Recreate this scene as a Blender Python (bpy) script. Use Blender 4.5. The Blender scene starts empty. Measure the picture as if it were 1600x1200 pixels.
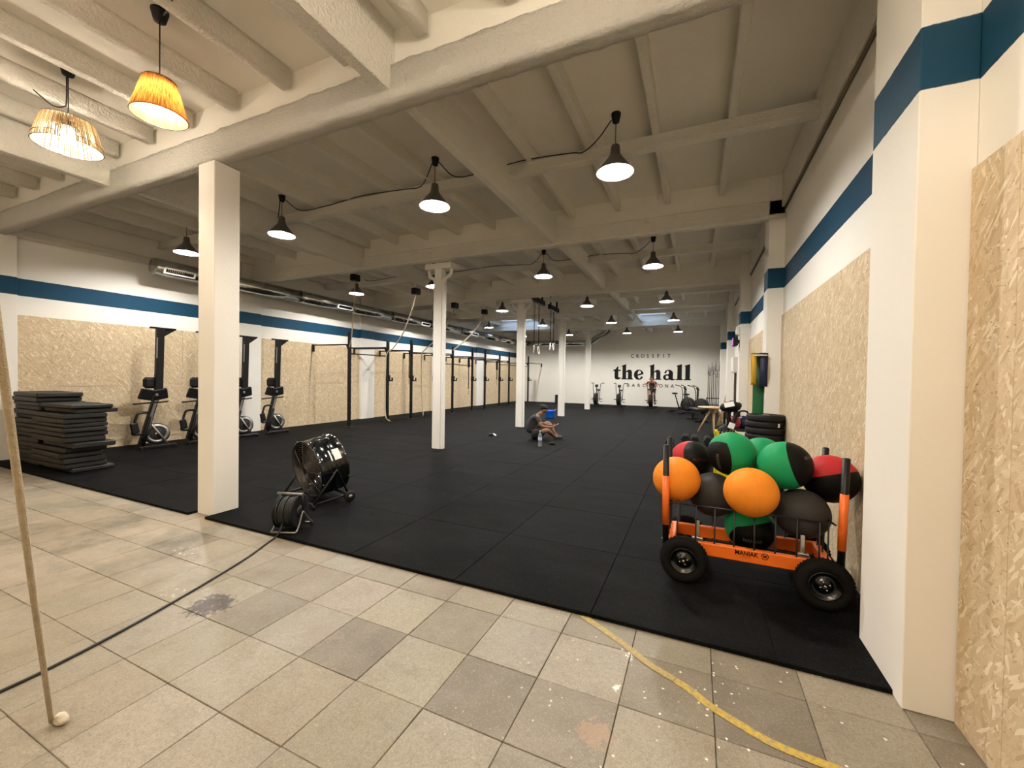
import bpy, bmesh, math, random
from mathutils import Vector, Matrix, Euler, noise
C = bpy.context.scene.collection
S = bpy.context.scene
PI = math.pi
R = math.radians
rnd = random.Random(7)

# ------------------------------------------------------------------ camera
cam_d = bpy.data.cameras.new('camera')
cam = bpy.data.objects.new('camera', cam_d)
C.objects.link(cam)
cam_d.sensor_width = 36.0
cam_d.lens = 642.824 / 1600 * 36.0
cam_d.clip_start, cam_d.clip_end = 0.05, 200
YAW, PITCH, ROLL = 0.422146683, -0.0154931878, 0.0151460171
fw = Vector((-math.sin(YAW) * math.cos(PITCH), math.cos(YAW) * math.cos(PITCH), math.sin(PITCH)))
rt = Vector((math.cos(YAW), math.sin(YAW), 0))
dn = fw.cross(rt)
cr, sr = math.cos(ROLL), math.sin(ROLL)
rt2, dn2 = rt * cr - dn * sr, rt * sr + dn * cr
m = Matrix((rt2, -dn2, -fw)).transposed().to_4x4()
m.translation = Vector((0, 0, 1.5))
cam.matrix_world = m
S.camera = cam

# ------------------------------------------------------------------ world, exposure
w = bpy.data.worlds.new('world')
S.world = w
w.use_nodes = True
w.node_tree.nodes['Background'].inputs[0].default_value = (0.62, 0.78, 1.0, 1)
w.node_tree.nodes['Background'].inputs[1].default_value = 4.0
S.view_settings.view_transform = 'Standard'
S.view_settings.look = 'None'
S.view_settings.gamma = 1
S.view_settings.use_curve_mapping = False
S.view_settings.exposure = 0.0
GYM_LAMP = 2950.0      # radiance of the bulb inside a gym pendant
WARM_BULB = 600.0    # radiance of the bulb in a woven pendant
S.cycles.max_bounces = 10
S.cycles.diffuse_bounces = 6
S.cycles.sample_clamp_indirect = 6.0
S.cycles.caustics_reflective = False
S.cycles.caustics_refractive = False


# ------------------------------------------------------------------ mesh helper
def axis_m(a, up=None):
    a = Vector(a).normalized()
    q = Vector((0, 0, 1)).rotation_difference(a)
    return q.to_matrix().to_4x4()


class MB:
    def __init__(s):
        s.v, s.f, s.sm, s.mi, s.cur = [], [], [], [], 0

    def add(s, vs, fs, smooth=False, M=None):
        o = len(s.v)
        for p in vs:
            p = Vector(p)
            s.v.append(tuple(M @ p) if M else tuple(p))
        for q in fs:
            s.f.append([i + o for i in q]); s.sm.append(smooth); s.mi.append(s.cur)
        return s

    def box(s, c, d, M=None, bev=0.0):
        x, y, z = d[0] / 2, d[1] / 2, d[2] / 2
        T = Matrix.Translation(c)
        if M: T = T @ M.to_4x4()
        if bev <= 0:
            vs = [(a * x, b * y, e * z) for a in (-1, 1) for b in (-1, 1) for e in (-1, 1)]
            fs = [(0, 1, 3, 2), (4, 6, 7, 5), (0, 4, 5, 1), (2, 3, 7, 6), (0, 2, 6, 4), (1, 5, 7, 3)]
            return s.add(vs, fs, False, T)
        bev = min(bev, x * .9, y * .9, z * .9)
        vs, ix = [], {}
        for a in (-1, 1):
            for b in (-1, 1):
                for e in (-1, 1):
                    for k, p in enumerate(((a * x, b * (y - bev), e * (z - bev)), (a * (x - bev), b * y, e * (z - bev)), (a * (x - bev), b * (y - bev), e * z))):
                        ix[a, b, e, k] = len(vs); vs.append(p)
        fs = []
        for a in (-1, 1):
            q = [ix[a, -1, -1, 0], ix[a, 1, -1, 0], ix[a, 1, 1, 0], ix[a, -1, 1, 0]]
            fs.append(q if a > 0 else q[::-1])
            q = [ix[-1, a, -1, 1], ix[-1, a, 1, 1], ix[1, a, 1, 1], ix[1, a, -1, 1]]
            fs.append(q if a > 0 else q[::-1])
            q = [ix[-1, -1, a, 2], ix[1, -1, a, 2], ix[1, 1, a, 2], ix[-1, 1, a, 2]]
            fs.append(q if a > 0 else q[::-1])
        for a in (-1, 1):
            for b in (-1, 1):
                q = [ix[a, b, -1, 0], ix[a, b, -1, 1], ix[a, b, 1, 1], ix[a, b, 1, 0]]
                fs.append(q if a * b > 0 else q[::-1])
                q = [ix[a, -1, b, 0], ix[a, 1, b, 0], ix[a, 1, b, 2], ix[a, -1, b, 2]]
                fs.append(q if a * b > 0 else q[::-1])
                q = [ix[-1, a, b, 1], ix[-1, a, b, 2], ix[1, a, b, 2], ix[1, a, b, 1]]
                fs.append(q if a * b > 0 else q[::-1])
                for e in (-1, 1):
                    q = [ix[a, b, e, 0], ix[a, b, e, 1], ix[a, b, e, 2]]
                    fs.append(q if a * b * e > 0 else q[::-1])
        return s.add(vs, fs, False, T)

    def tube(s, pts, r, n=8, closed=False, cap=True, smooth=True):
        pts = [Vector(p) for p in pts]
        k = len(pts)
        rr = r if isinstance(r, (list, tuple)) else [r] * k
        vs, fs = [], []
        nrm = None
        for i, p in enumerate(pts):
            a = pts[i - 1] if (i > 0 or closed) else p
            b = pts[(i + 1) % k] if (i < k - 1 or closed) else p
            t = (b - a)
            t = t.normalized() if t.length > 1e-9 else Vector((0, 0, 1))
            if nrm is None:
                nrm = t.orthogonal().normalized()
            else:
                nrm = (nrm - t * nrm.dot(t))
                nrm = nrm.normalized() if nrm.length > 1e-6 else t.orthogonal().normalized()
            bn = t.cross(nrm)
            for j in range(n):
                an = 2 * PI * j / n
                vs.append(p + (nrm * math.cos(an) + bn * math.sin(an)) * rr[i])
        for i in range(k if closed else k - 1):
            i2 = (i + 1) % k
            for j in range(n):
                j2 = (j + 1) % n
                fs.append((i * n + j, i * n + j2, i2 * n + j2, i2 * n + j))
        s.add(vs, fs, smooth)
        if cap and not closed:
            o = len(s.v) - len(vs)
            s.f.append([o + j for j in range(n)][::-1]); s.sm.append(False); s.mi.append(s.cur)
            s.f.append([o + (k - 1) * n + j for j in range(n)]); s.sm.append(False); s.mi.append(s.cur)
        return s

    def cyl(s, p0, p1, r0, r1=None, n=16):
        return s.tube([p0, p1], [r0, r0 if r1 is None else r1], n)

    def lathe(s, prof, n=24, M=None, smooth=True, close=False):
        vs, fs = [], []
        for r, z in prof:
            for j in range(n):
                a = 2 * PI * j / n
                vs.append((r * math.cos(a), r * math.sin(a), z))
        k = len(prof)
        for i in range(k if close else k - 1):
            i2 = (i + 1) % k
            for j in range(n):
                j2 = (j + 1) % n
                fs.append((i * n + j, i * n + j2, i2 * n + j2, i2 * n + j))
        return s.add(vs, fs, smooth, M)

    def sphere(s, c, r, n=16, k=10, sc=(1, 1, 1), M=None):
        T = Matrix.Translation(c)
        if M: T = T @ M.to_4x4()
        T = T @ Matrix.Diagonal((sc[0], sc[1], sc[2], 1))
        return s.lathe([(max(1e-4, r * math.sin(PI * i / k)), -r * math.cos(PI * i / k)) for i in range(k + 1)], n, T)

    def ring(s, c, a, Rr, r, n=28, m=8):
        M = Matrix.Translation(c) @ axis_m(a)
        return s.lathe([(Rr + r * math.cos(2 * PI * i / m), r * math.sin(2 * PI * i / m)) for i in range(m)], n, M, True, True)

    def prism(s, poly, depth, M=None):
        k = len(poly)
        vs = [(p[0], p[1], 0) for p in poly] + [(p[0], p[1], depth) for p in poly]
        fs = [list(range(k))[::-1], list(range(k, 2 * k))] + [(i, (i + 1) % k, k + (i + 1) % k, k + i) for i in range(k)]
        return s.add(vs, fs, False, M)

    def mesh(s, name, mats):
        me = bpy.data.meshes.new(name)
        me.from_pydata(s.v, [], s.f)
        me.polygons.foreach_set('use_smooth', s.sm)
        me.polygons.foreach_set('material_index', s.mi)
        for x in (mats if isinstance(mats, (list, tuple)) else [mats]):
            me.materials.append(x)
        me.update()
        return me

    def build(s, name, mats, parent=None, loc=None):
        o = bpy.data.objects.new(name, s.mesh(name, mats))
        C.objects.link(o)
        if parent: o.parent = parent
        if loc: o.location = loc
        return o


def tag(o, label=None, cat=None, group=None, kind=None):
    if label: o['label'] = label
    if cat: o['category'] = cat
    if group: o['group'] = group
    if kind: o['kind'] = kind
    return o


def thing(name, label, cat, loc=(0, 0, 0), rz=0.0, group=None):
    o = bpy.data.objects.new(name, None)
    C.objects.link(o)
    o.empty_display_size = .1
    o.location = loc
    o.rotation_euler = (0, 0, rz)
    return tag(o, label, cat, group)


def copy_thing(src, loc, rz=None, label=None, group=None):
    def rec(o, par):
        c = o.copy()
        C.objects.link(c)
        if par: c.parent = par
        for ch in list(o.children):
            rec(ch, c)
        return c
    c = rec(src, None)
    c.location = loc
    if rz is not None: c.rotation_euler = (0, 0, rz)
    if label: c['label'] = label
    if group: c['group'] = group
    return c


def curve_pts(pts, n=8):
    """Catmull-Rom through the points"""
    P = [Vector(p) for p in pts]
    P = [P[0] * 2 - P[1]] + P + [P[-1] * 2 - P[-2]]
    out = []
    for i in range(1, len(P) - 2):
        a, b, c, d = P[i - 1:i + 3]
        for j in range(n):
            t = j / n
            out.append(0.5 * ((2 * b) + (c - a) * t + (2 * a - 5 * b + 4 * c - d) * t * t + (3 * b - a - 3 * c + d) * t ** 3))
    out.append(P[-2])
    return out


# ------------------------------------------------------------------ materials
def mat(name, col, rough=.6, metal=0.0, bump=0.0, bscale=60.0, var=0.0, vscale=6.0, spec=.5, coat=0.0):
    m_ = bpy.data.materials.new(name)
    m_.use_nodes = True
    nt = m_.node_tree
    b = nt.nodes['Principled BSDF']
    b.inputs['Base Color'].default_value = (*col, 1)
    b.inputs['Roughness'].default_value = rough
    b.inputs['Metallic'].default_value = metal
    b.inputs['Specular IOR Level'].default_value = spec
    if coat: b.inputs['Coat Weight'].default_value = coat
    tc = nt.nodes.new('ShaderNodeTexCoord')
    if var:
        nz = nt.nodes.new('ShaderNodeTexNoise')
        nz.inputs['Scale'].default_value = vscale
        nz.inputs['Detail'].default_value = 5
        nt.links.new(tc.outputs['Object'], nz.inputs['Vector'])
        mx = nt.nodes.new('ShaderNodeMix'); mx.data_type = 'RGBA'
        mx.inputs[6].default_value = (*[c * (1 - var) for c in col], 1)
        mx.inputs[7].default_value = (*[min(1, c * (1 + var)) for c in col], 1)
        nt.links.new(nz.outputs['Fac'], mx.inputs[0])
        nt.links.new(mx.outputs[2], b.inputs['Base Color'])
    if bump:
        nb = nt.nodes.new('ShaderNodeTexNoise')
        nb.inputs['Scale'].default_value = bscale
        nb.inputs['Detail'].default_value = 4
        nt.links.new(tc.outputs['Object'], nb.inputs['Vector'])
        bp = nt.nodes.new('ShaderNodeBump')
        bp.inputs['Strength'].default_value = bump
        bp.inputs['Distance'].default_value = .02
        nt.links.new(nb.outputs['Fac'], bp.inputs['Height'])
        nt.links.new(bp.outputs['Normal'], b.inputs['Normal'])
    return m_


def emit(name, col, strength):
    m_ = bpy.data.materials.new(name)
    m_.use_nodes = True
    nt = m_.node_tree
    nt.nodes.clear()
    e = nt.nodes.new('ShaderNodeEmission')
    e.inputs[0].default_value = (*col, 1)
    e.inputs[1].default_value = strength
    o = nt.nodes.new('ShaderNodeOutputMaterial')
    nt.links.new(e.outputs[0], o.inputs[0])
    return m_


class N:
    """tiny node-graph writer"""
    def __init__(s, name):
        s.m = bpy.data.materials.new(name); s.m.use_nodes = True
        s.t = s.m.node_tree; s.b = s.t.nodes['Principled BSDF']

    def n(s, typ, **kw):
        x = s.t.nodes.new(typ)
        for k, v in kw.items(): setattr(x, k, v)
        return x

    def put(s, sock, v):
        if hasattr(v, 'is_output') or isinstance(v, bpy.types.NodeSocket): s.t.links.new(v, sock)
        elif isinstance(v, (tuple, list)) and len(v) == 3 and sock.type == 'RGBA': sock.default_value = (*v, 1)
        else: sock.default_value = v

    def math(s, op, a, b=0.0, c=None):
        x = s.n('ShaderNodeMath', operation=op)
        s.put(x.inputs[0], a); s.put(x.inputs[1], b)
        if c is not None: s.put(x.inputs[2], c)
        return x.outputs[0]

    def mix(s, f, a, b, blend='MIX'):
        x = s.n('ShaderNodeMix', data_type='RGBA', blend_type=blend)
        s.put(x.inputs[0], f); s.put(x.inputs[6], a); s.put(x.inputs[7], b)
        return x.outputs[2]

    def ramp(s, f, stops):
        x = s.n('ShaderNodeValToRGB')
        e = x.color_ramp.elements
        while len(e) < len(stops): e.new(.5)
        for i, (p, c) in enumerate(stops):
            e[i].position = p; e[i].color = (*c, 1) if len(c) == 3 else c
        s.put(x.inputs[0], f)
        return x.outputs[0]

    def step(s, v, a, b):
        x = s.n('ShaderNodeMapRange')
        s.put(x.inputs[0], v); x.inputs[1].default_value = a; x.inputs[2].default_value = b
        return x.outputs[0]

    def noise(s, vec, scale, detail=4, rough=.5, out='Fac'):
        x = s.n('ShaderNodeTexNoise')
        s.put(x.inputs['Vector'], vec); x.inputs['Scale'].default_value = scale
        x.inputs['Detail'].default_value = detail; x.inputs['Roughness'].default_value = rough
        return x.outputs[out]

    def vor(s, vec, scale, out='Color', feature='F1', rand=1.0):
        x = s.n('ShaderNodeTexVoronoi', feature=feature)
        s.put(x.inputs['Vector'], vec); x.inputs['Scale'].default_value = scale; x.inputs['Randomness'].default_value = rand
        return x.outputs[out]

    def mapping(s, vec, rot=(0, 0, 0), sc=(1, 1, 1), loc=(0, 0, 0)):
        x = s.n('ShaderNodeMapping')
        s.put(x.inputs[0], vec); x.inputs[1].default_value = loc; x.inputs[2].default_value = rot; x.inputs[3].default_value = sc
        return x.outputs[0]

    def bump(s, h, strength=.3, dist=.01):
        x = s.n('ShaderNodeBump')
        s.put(x.inputs['Height'], h); x.inputs['Strength'].default_value = strength; x.inputs['Distance'].default_value = dist
        s.t.links.new(x.outputs[0], s.b.inputs['Normal'])

    def pos(s):
        return s.n('ShaderNodeNewGeometry').outputs['Position']

    def xyz(s, v):
        x = s.n('ShaderNodeSeparateXYZ'); s.put(x.inputs[0], v)
        return x.outputs

    def comb(s, a, b, c):
        x = s.n('ShaderNodeCombineXYZ')
        for i, v in enumerate((a, b, c)): s.put(x.inputs[i], v)
        return x.outputs[0]


def wall_material(name, z0, z1):
    g = N(name)
    p = g.pos(); x, y, z = g.xyz(p)
    edge = g.math('MULTIPLY_ADD', g.noise(p, 30, 2), .008, -.004)
    zz = g.math('ADD', z, edge)
    band = g.math('MULTIPLY', g.step(zz, z0 - .002, z0 + .002), g.step(zz, z1 + .002, z1 - .002))
    white = g.mix(g.noise(p, 1.3, 5), (.80, .775, .72), (.84, .815, .765))
    blue = g.mix(g.noise(p, 3, 4), (.0042, .042, .088), (.0058, .052, .104))
    g.put(g.b.inputs['Base Color'], g.mix(band, white, blue))
    g.b.inputs['Roughness'].default_value = .7
    g.b.inputs['Specular IOR Level'].default_value = .25
    g.bump(g.math('ADD', g.noise(p, 160, 3), g.noise(p, 25, 2)), .18, .004)
    return g.m


def plaster_material(name, col, rough_scale=45, strength=.9, dist=.02):
    g = N(name)
    p = g.pos()
    c = g.mix(g.noise(p, 2.2, 6, .6), [k * .90 for k in col], [min(1, k * 1.05) for k in col])
    c = g.mix(g.step(g.noise(p, 60, 3, .7), .62, .75), c, [k * .8 for k in col])
    g.put(g.b.inputs['Base Color'], c)
    g.b.inputs['Roughness'].default_value = .85
    g.b.inputs['Specular IOR Level'].default_value = .15
    h = g.math('ADD', g.noise(p, rough_scale, 5, .65), g.math('MULTIPLY', g.noise(p, 9, 3), .6))
    g.bump(h, strength, dist)
    return g.m


def osb_material(name, axis):
    """oriented strand board: three layers of long flakes laid at different angles"""
    g = N(name)
    x, y, z = g.xyz(g.pos())
    oi = g.n('ShaderNodeObjectInfo').outputs['Random']
    base = g.comb(g.math('ADD', y if axis == 'x' else x, g.math('MULTIPLY', oi, 37.0)), z, 0.0)
    warp = g.n('ShaderNodeTexNoise'); g.put(warp.inputs['Vector'], base); warp.inputs['Scale'].default_value = 14; warp.inputs['Detail'].default_value = 4
    wv = g.n('ShaderNodeVectorMath', operation='MULTIPLY_ADD')
    g.put(wv.inputs[0], warp.outputs['Color']); wv.inputs[1].default_value = (.028, .028, 0); g.put(wv.inputs[2], base)
    base = wv.outputs[0]
    col = None; hgt = None
    tones = [(0.0, (.47, .345, .205)), (.2, (.575, .45, .29)), (.6, (.635, .51, .345)), (.85, (.70, .58, .41)), (1.0, (.86, .765, .595))]
    for i, (ang, sx, sy) in enumerate(((25, 10, 40), (-35, 11, 52), (85, 10, 46), (5, 12, 60), (-70, 11, 50), (50, 14, 70))):
        v = g.mapping(g.mapping(base, rot=(0, 0, R(ang))), sc=(sx, sy, 1), loc=(i * 3.3, i * 1.7, 0))
        cc = g.vor(v, 1.0)
        rr, gg, bb = g.xyz(cc)
        t = g.ramp(rr, tones)
        grain = g.noise(g.mapping(v, sc=(1.5, 14, 1)), 3.0, 3)
        t = g.mix(g.math('MULTIPLY', grain, .40), t, (.47, .345, .205))
        on = g.step(gg, .50, .56) if i else None
        col = t if col is None else g.mix(on, col, t)
        hgt = rr if hgt is None else g.math('ADD', g.math('MULTIPLY', hgt, g.math('SUBTRACT', 1.0, on)), g.math('MULTIPLY', rr, on))
    dark = g.step(g.noise(g.mapping(base, rot=(0, 0, .6), sc=(1, 2.2, 1)), 40, 2, .4), .68, .72)
    col = g.mix(g.math('MULTIPLY', dark, .7), col, (.16, .095, .045))
    g.put(g.b.inputs['Base Color'], col)
    g.b.inputs['Roughness'].default_value = .62
    g.b.inputs['Specular IOR Level'].default_value = .3
    g.bump(hgt, .35, .003)
    return g.m


def tile_material():
    g = N('terrazzo_tile')
    p = g.pos(); x, y, z = g.xyz(p)
    rand = g.n('ShaderNodeObjectInfo').outputs['Random']
    tint = g.ramp(rand, [(0, (.135, .118, .085)), (.14, (.195, .17, .125)), (.35, (.245, .213, .16)), (.6, (.27, .24, .185)), (.8, (.25, .23, .197)), (1, (.30, .265, .205))])
    big = g.noise(p, 2.4, 6, .62)
    tint = g.mix(1.0, tint, g.n('ShaderNodeObjectInfo').outputs['Color'], 'MULTIPLY')
    c = g.mix(g.step(big, .35, .72), tint, g.mix(.5, tint, (.345, .31, .25)))
    blot = g.step(g.noise(g.mapping(p, loc=(4, 2, 0)), 4.5, 7, .72), .50, .72)
    c = g.mix(g.math('MULTIPLY', blot, .55), c, (.155, .128, .092))
    sp = g.vor(p, 230, 'Color'); s1, s2, s3 = g.xyz(sp)
    c = g.mix(g.math('MULTIPLY', g.step(s1, .76, .86), .30), c, (.12, .10, .075))
    c = g.mix(g.math('MULTIPLY', g.step(s2, .84, .92), .22), c, (.50, .46, .39))
    fine = g.math('ADD', g.math('MULTIPLY', g.noise(p, 110, 4, .7), .6), g.math('MULTIPLY', g.noise(p, 38, 4, .7), .4))
    c = g.mix(g.math('MULTIPLY', g.step(fine, .46, .62), .55), c, (.155, .13, .095))
    # worn, painted-over zone on the far left
    worn = g.math('MULTIPLY', g.step(x, -2.4, -4.6), g.step(g.noise(p, 1.8, 7, .7), .40, .55))
    c = g.mix(g.math('MULTIPLY', worn, .55), c, g.mix(g.noise(g.mapping(p, sc=(1, 3, 1)), 6, 5, .7), (.50, .43, .33), (.33, .265, .19)))
    lx, ly, lz = g.xyz(g.n('ShaderNodeTexCoord').outputs['Object'])
    ed = g.math('SUBTRACT', .19875, g.math('MAXIMUM', g.math('ABSOLUTE', lx), g.math('ABSOLUTE', ly)))
    ed = g.math('ADD', ed, g.math('MULTIPLY', g.math('SUBTRACT', g.noise(p, 14, 5, .7), .5), .075))
    c = g.mix(g.math('MULTIPLY', g.step(ed, .006, -.018), .5), c, (.11, .088, .062))
    # splashes of black and white paint, rust blotches
    def spot(cx, cy, r, sx=1.0):
        dx = g.math('MULTIPLY', g.math('SUBTRACT', x, cx), sx); dy = g.math('SUBTRACT', y, cy)
        d = g.math('SQRT', g.math('ADD', g.math('MULTIPLY', dx, dx), g.math('MULTIPLY', dy, dy)))
        return g.step(d, r, r * .25)
    streak = g.noise(g.mapping(p, rot=(0, 0, .5), sc=(1, 1, 1)), 26, 6, .75)
    for cx, cy, r, sx, th, col, a in ((-2.84, 1.62, .30, .95, .50, (.05, .04, .037), .92), (-3.75, 1.97, .26, .6, .64, (.13, .09, .07), .7),
                                      (-3.9, 2.02, .25, .6, .68, (.70, .65, .56), .8), (-.36, 1.72, .2, 1.0, .54, (.38, .24, .15), .5),
                                      (-.33, 2.02, .12, 2.5, .60, (.88, .85, .78), .95), (-.3, 2.3, .12, 1.5, .60, (.88, .85, .78), .95),
                                      (-1.95, 1.72, .24, .8, .52, (.24, .19, .17), .5), (-3.25, 1.6, .25, .5, .70, (.62, .57, .48), .6)):
        k = g.step(g.math('ADD', streak, g.math('MULTIPLY', g.math('SUBTRACT', spot(cx, cy, r, sx), 1.0), .55)), th - .14, th - .08)
        c = g.mix(g.math('MULTIPLY', k, a), c, col)
    dots = g.vor(p, 26, 'Distance'); dc = g.vor(p, 26, 'Color'); d1, d2, d3 = g.xyz(dc)
    zone = g.step(x, -1.2, .1)
    dot = g.math('MULTIPLY', g.math('MULTIPLY', g.step(g.math('ADD', dots, g.math('MULTIPLY', g.noise(p, 120, 2), .25)), .30, .26), g.step(d1, .62, .64)), g.math('MULTIPLY', zone, g.step(g.noise(p, 3.5, 3), .45, .5)))
    c = g.mix(g.math('MULTIPLY', dot, .9), c, (.86, .83, .76))
    g.put(g.b.inputs['Base Color'], c)
    g.put(g.b.inputs['Roughness'], g.math('MULTIPLY_ADD', g.noise(p, 5, 5, .65), .55, .16))
    g.b.inputs['Specular IOR Level'].default_value = .4
    g.bump(g.math('ADD', fine, g.noise(p, 300, 2)), .22, .003)
    return g.m


def rubber_material(name='rubber_mat', base=(.0023, .0025, .0028)):
    g = N(name)
    p = g.pos()
    rand = g.n('ShaderNodeObjectInfo').outputs['Random']
    c = g.mix(rand, [k * .85 for k in base], [k * 1.2 for k in base])
    dust = g.step(g.noise(g.mapping(p, rot=(0, 0, .7), sc=(1, 2.2, 1)), 1.4, 6, .62), .42, .75)
    c = g.mix(g.math('MULTIPLY', dust, .8), c, (.0085, .009, .010))
    sc_ = g.step(g.noise(g.mapping(p, rot=(0, 0, -.5), sc=(1, 9, 1)), 3, 3, .7), .72, .78)
    c = g.mix(g.math('MULTIPLY', sc_, .25), c, (.03, .03, .03))
    fl = g.vor(p, 240, 'Color'); f1, f2, f3 = g.xyz(fl)
    c = g.mix(g.math('MULTIPLY', g.step(f1, .93, .96), .5), c, (.035, .035, .035))
    g.put(g.b.inputs['Base Color'], c)
    g.b.inputs['Roughness'].default_value = .75
    g.b.inputs['Specular IOR Level'].default_value = .05
    g.bump(g.noise(p, 350, 2), .25, .002)
    return g.m


M_right = wall_material('wall_paint_right', 2.821, 3.103)
M_left = wall_material('wall_paint_left', 2.752, 3.043)
M_far = mat('wall_paint_far', (.80, .775, .72), .7, bump=.15, bscale=50, var=.04, vscale=1.5, spec=.25)
M_white = mat('white_paint', (.80, .775, .725), .6, bump=.15, bscale=70, var=.03, vscale=3, spec=.3)
M_ceil = plaster_material('ceiling_plaster', (.86, .835, .77), 40, .25, .008)
M_beam = plaster_material('rough_plaster', (.88, .855, .79), 48, 1.0, .05)
M_joist = plaster_material('joist_plaster', (.87, .845, .78), 36, .8, .03)
M_osb = osb_material('strand_board', 'x')
M_tile = tile_material()
M_rub = rubber_material()
M_slab = mat('floor_screed', (.20, .17, .13), .9, bump=.2, var=.2)
M_blk = mat('black_powder_coat', (.0045, .0045, .005), .42, bump=.05, bscale=200, spec=.3)
M_blkm = mat('black_matt_plastic', (.0055, .0055, .006), .6, spec=.3)
M_blks = mat('black_gloss_metal', (.003, .0035, .004), .16, spec=.5, coat=.2)
M_cable = mat('black_cable', (.008, .008, .008), .5)
M_steel = mat('bright_steel', (.62, .62, .60), .28, 1.0)
M_chrome = mat('chrome', (.75, .75, .75), .12, 1.0)
M_wood = mat('pale_wood', (.52, .36, .20), .5, bump=.1, bscale=20, var=.2, vscale=8)
M_paper = mat('white_label', (.82, .82, .80), .6)
M_ink = mat('black_ink', (.005, .0045, .0045), .6, spec=.2)
M_orange = mat('orange_powder_coat', (.82, .155, .012), .38, bump=.04, bscale=200, coat=.2)
M_ropem = mat('pale_rope', (.62, .52, .37), .9, bump=.6, bscale=180, var=.25, vscale=40)


# ------------------------------------------------------------------ setting
def struct(o):
    o['kind'] = 'structure'
    return o


XR = 1.09          # right wall plane
XL = -10.42        # left wall plane
YF = 24.05         # far wall plane
YB = -3.6          # wall behind the camera
ZC0, ZC = 4.30, 4.42
GY = [2.62, 6.82, 11.12, 15.28, 19.48]         # girder front faces
GZ = [3.70, 3.80, 3.84, 4.02, 3.93]            # girder undersides

fl = struct(MB().box(((XL + XR) / 2, (YB + YF) / 2, -.09), (XR - XL + .8, YF - YB + .8, .14)).build('floor', M_slab))
# terrazzo tiles, 40 cm, in the strip in front of the rubber
tm = [MB().box((0, 0, -.0105), (.3975, .3975, .021), bev=.0025).mesh('tile', M_tile) for _ in range(1)]
DARK = {(math.floor((-2.54 + 2.30) / .4), math.floor((1.80 - 1.12) / .4) + 2), (math.floor((-1.77 + 2.30) / .4), math.floor((1.74 - 1.12) / .4) + 2), (-5, 4), (6, 4), (3, 3)}
for i in range(-21, 9):
    for j in range(-3, 7):
        cx, cy = -2.30 + .4 * i + .2, 1.12 + .4 * (j - 2) + .2
        if cx > XR + .15 or cx < XL + .05 or cy > 2.75: continue
        if j < 0 and (i < -9 or i > 6): continue
        o = bpy.data.objects.new('tile', tm[0]); C.objects.link(o); o.parent = fl
        o.location = (cx, cy, rnd.uniform(-.0015, .0005))
        q_ = .50 if (i, j) in DARK else rnd.choice((.82, .95, 1.0, 1.05, 1.12))
        o.color = (q_, q_ * rnd.uniform(.97, 1.02), q_ * rnd.uniform(.93, 1.03), 1)
        o.rotation_euler = (rnd.gauss(0, .002), rnd.gauss(0, .002), rnd.gauss(0, .0025))
rest = MB()
rest.box(((XL + XR) / 2, (YB - .48) / 2, -.0125), (XR - XL, -.48 - YB, .021))
rest.build('screed', M_tile, fl)
for pt in [[(-.63, 2.545), (-.36, 2.38), (-.21, 2.27), (-.075, 2.20)], [(-.07, 2.197), (-.01, 2.165), (.09, 2.09), (.21, 2.03), (.32, 1.985), (.47, 1.965), (.70, 1.95)]]:
    cp = curve_pts([(p[0], p[1], .0012) for p in pt], 6)
    pb = MB(); L, Q = [], []
    for i, p in enumerate(cp):
        t = (cp[min(i + 1, len(cp) - 1)] - cp[max(i - 1, 0)]).normalized(); nn = Vector((-t.y, t.x, 0)) * .021
        L += [p + nn, p - nn]
    Q = [(2 * i, 2 * i + 1, 2 * i + 3, 2 * i + 2) for i in range(len(cp) - 1)]
    top = [v + Vector((0, 0, .0012)) for v in L]
    pb.add(L + top, [tuple(k + len(L) for k in q) for q in Q] + Q)
    gy = N('worn_yellow_paint'); pp = gy.pos()
    gy.put(gy.b.inputs['Base Color'], gy.mix(gy.step(gy.noise(pp, 45, 6, .75), *((.38, .54) if pt[0][1] > 2.5 else (.46, .60))), gy.mix(gy.noise(pp, 9, 3), (.46, .31, .03), (.55, .40, .05)), (.30, .24, .13)))
    gy.b.inputs['Roughness'].default_value = .6
    pb.build('paint_line', gy.m, fl)

# rubber mats, 1 m
rub = struct(bpy.data.objects.new('rubber_flooring', None)); C.objects.link(rub)
tag(rub, 'black rubber gym flooring of square mats', None, None, 'structure')
mm = MB().box((0, 0, .0125), (.9975, .9975, .025), bev=.003).mesh('mat_tile', M_rub)
mp = MB().box((0, 0, .0125), (.665, .9975, .025), bev=.003).mesh('mat_tile', M_rub)
for j in range(22):
    y0 = 2.545 + j * .9775
    for i in range(-10, 2):
        x0 = -.58 + i
        if j == 0 and i == -5:      # cut round the square column
            MB().prism([(-5.578, 2.546), (-4.87, 2.546), (-4.87, 2.915), (-4.582, 2.915), (-4.582, 3.52), (-5.578, 3.52)], .025).build('mat_tile', M_rub, rub)
            continue
        o = bpy.data.objects.new('mat_tile', mp if i == 1 else mm); C.objects.link(o); o.parent = rub
        o.location = ((x0 + .333 if i == 1 else x0 + .5), y0 + .489, rnd.uniform(-.001, .001))
        o.scale = (1, .9775, 1)


def wall(name, m_, boxes):
    b = MB()
    for c, d in boxes: b.box(c, d)
    return struct(b.build(name, m_))


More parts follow.
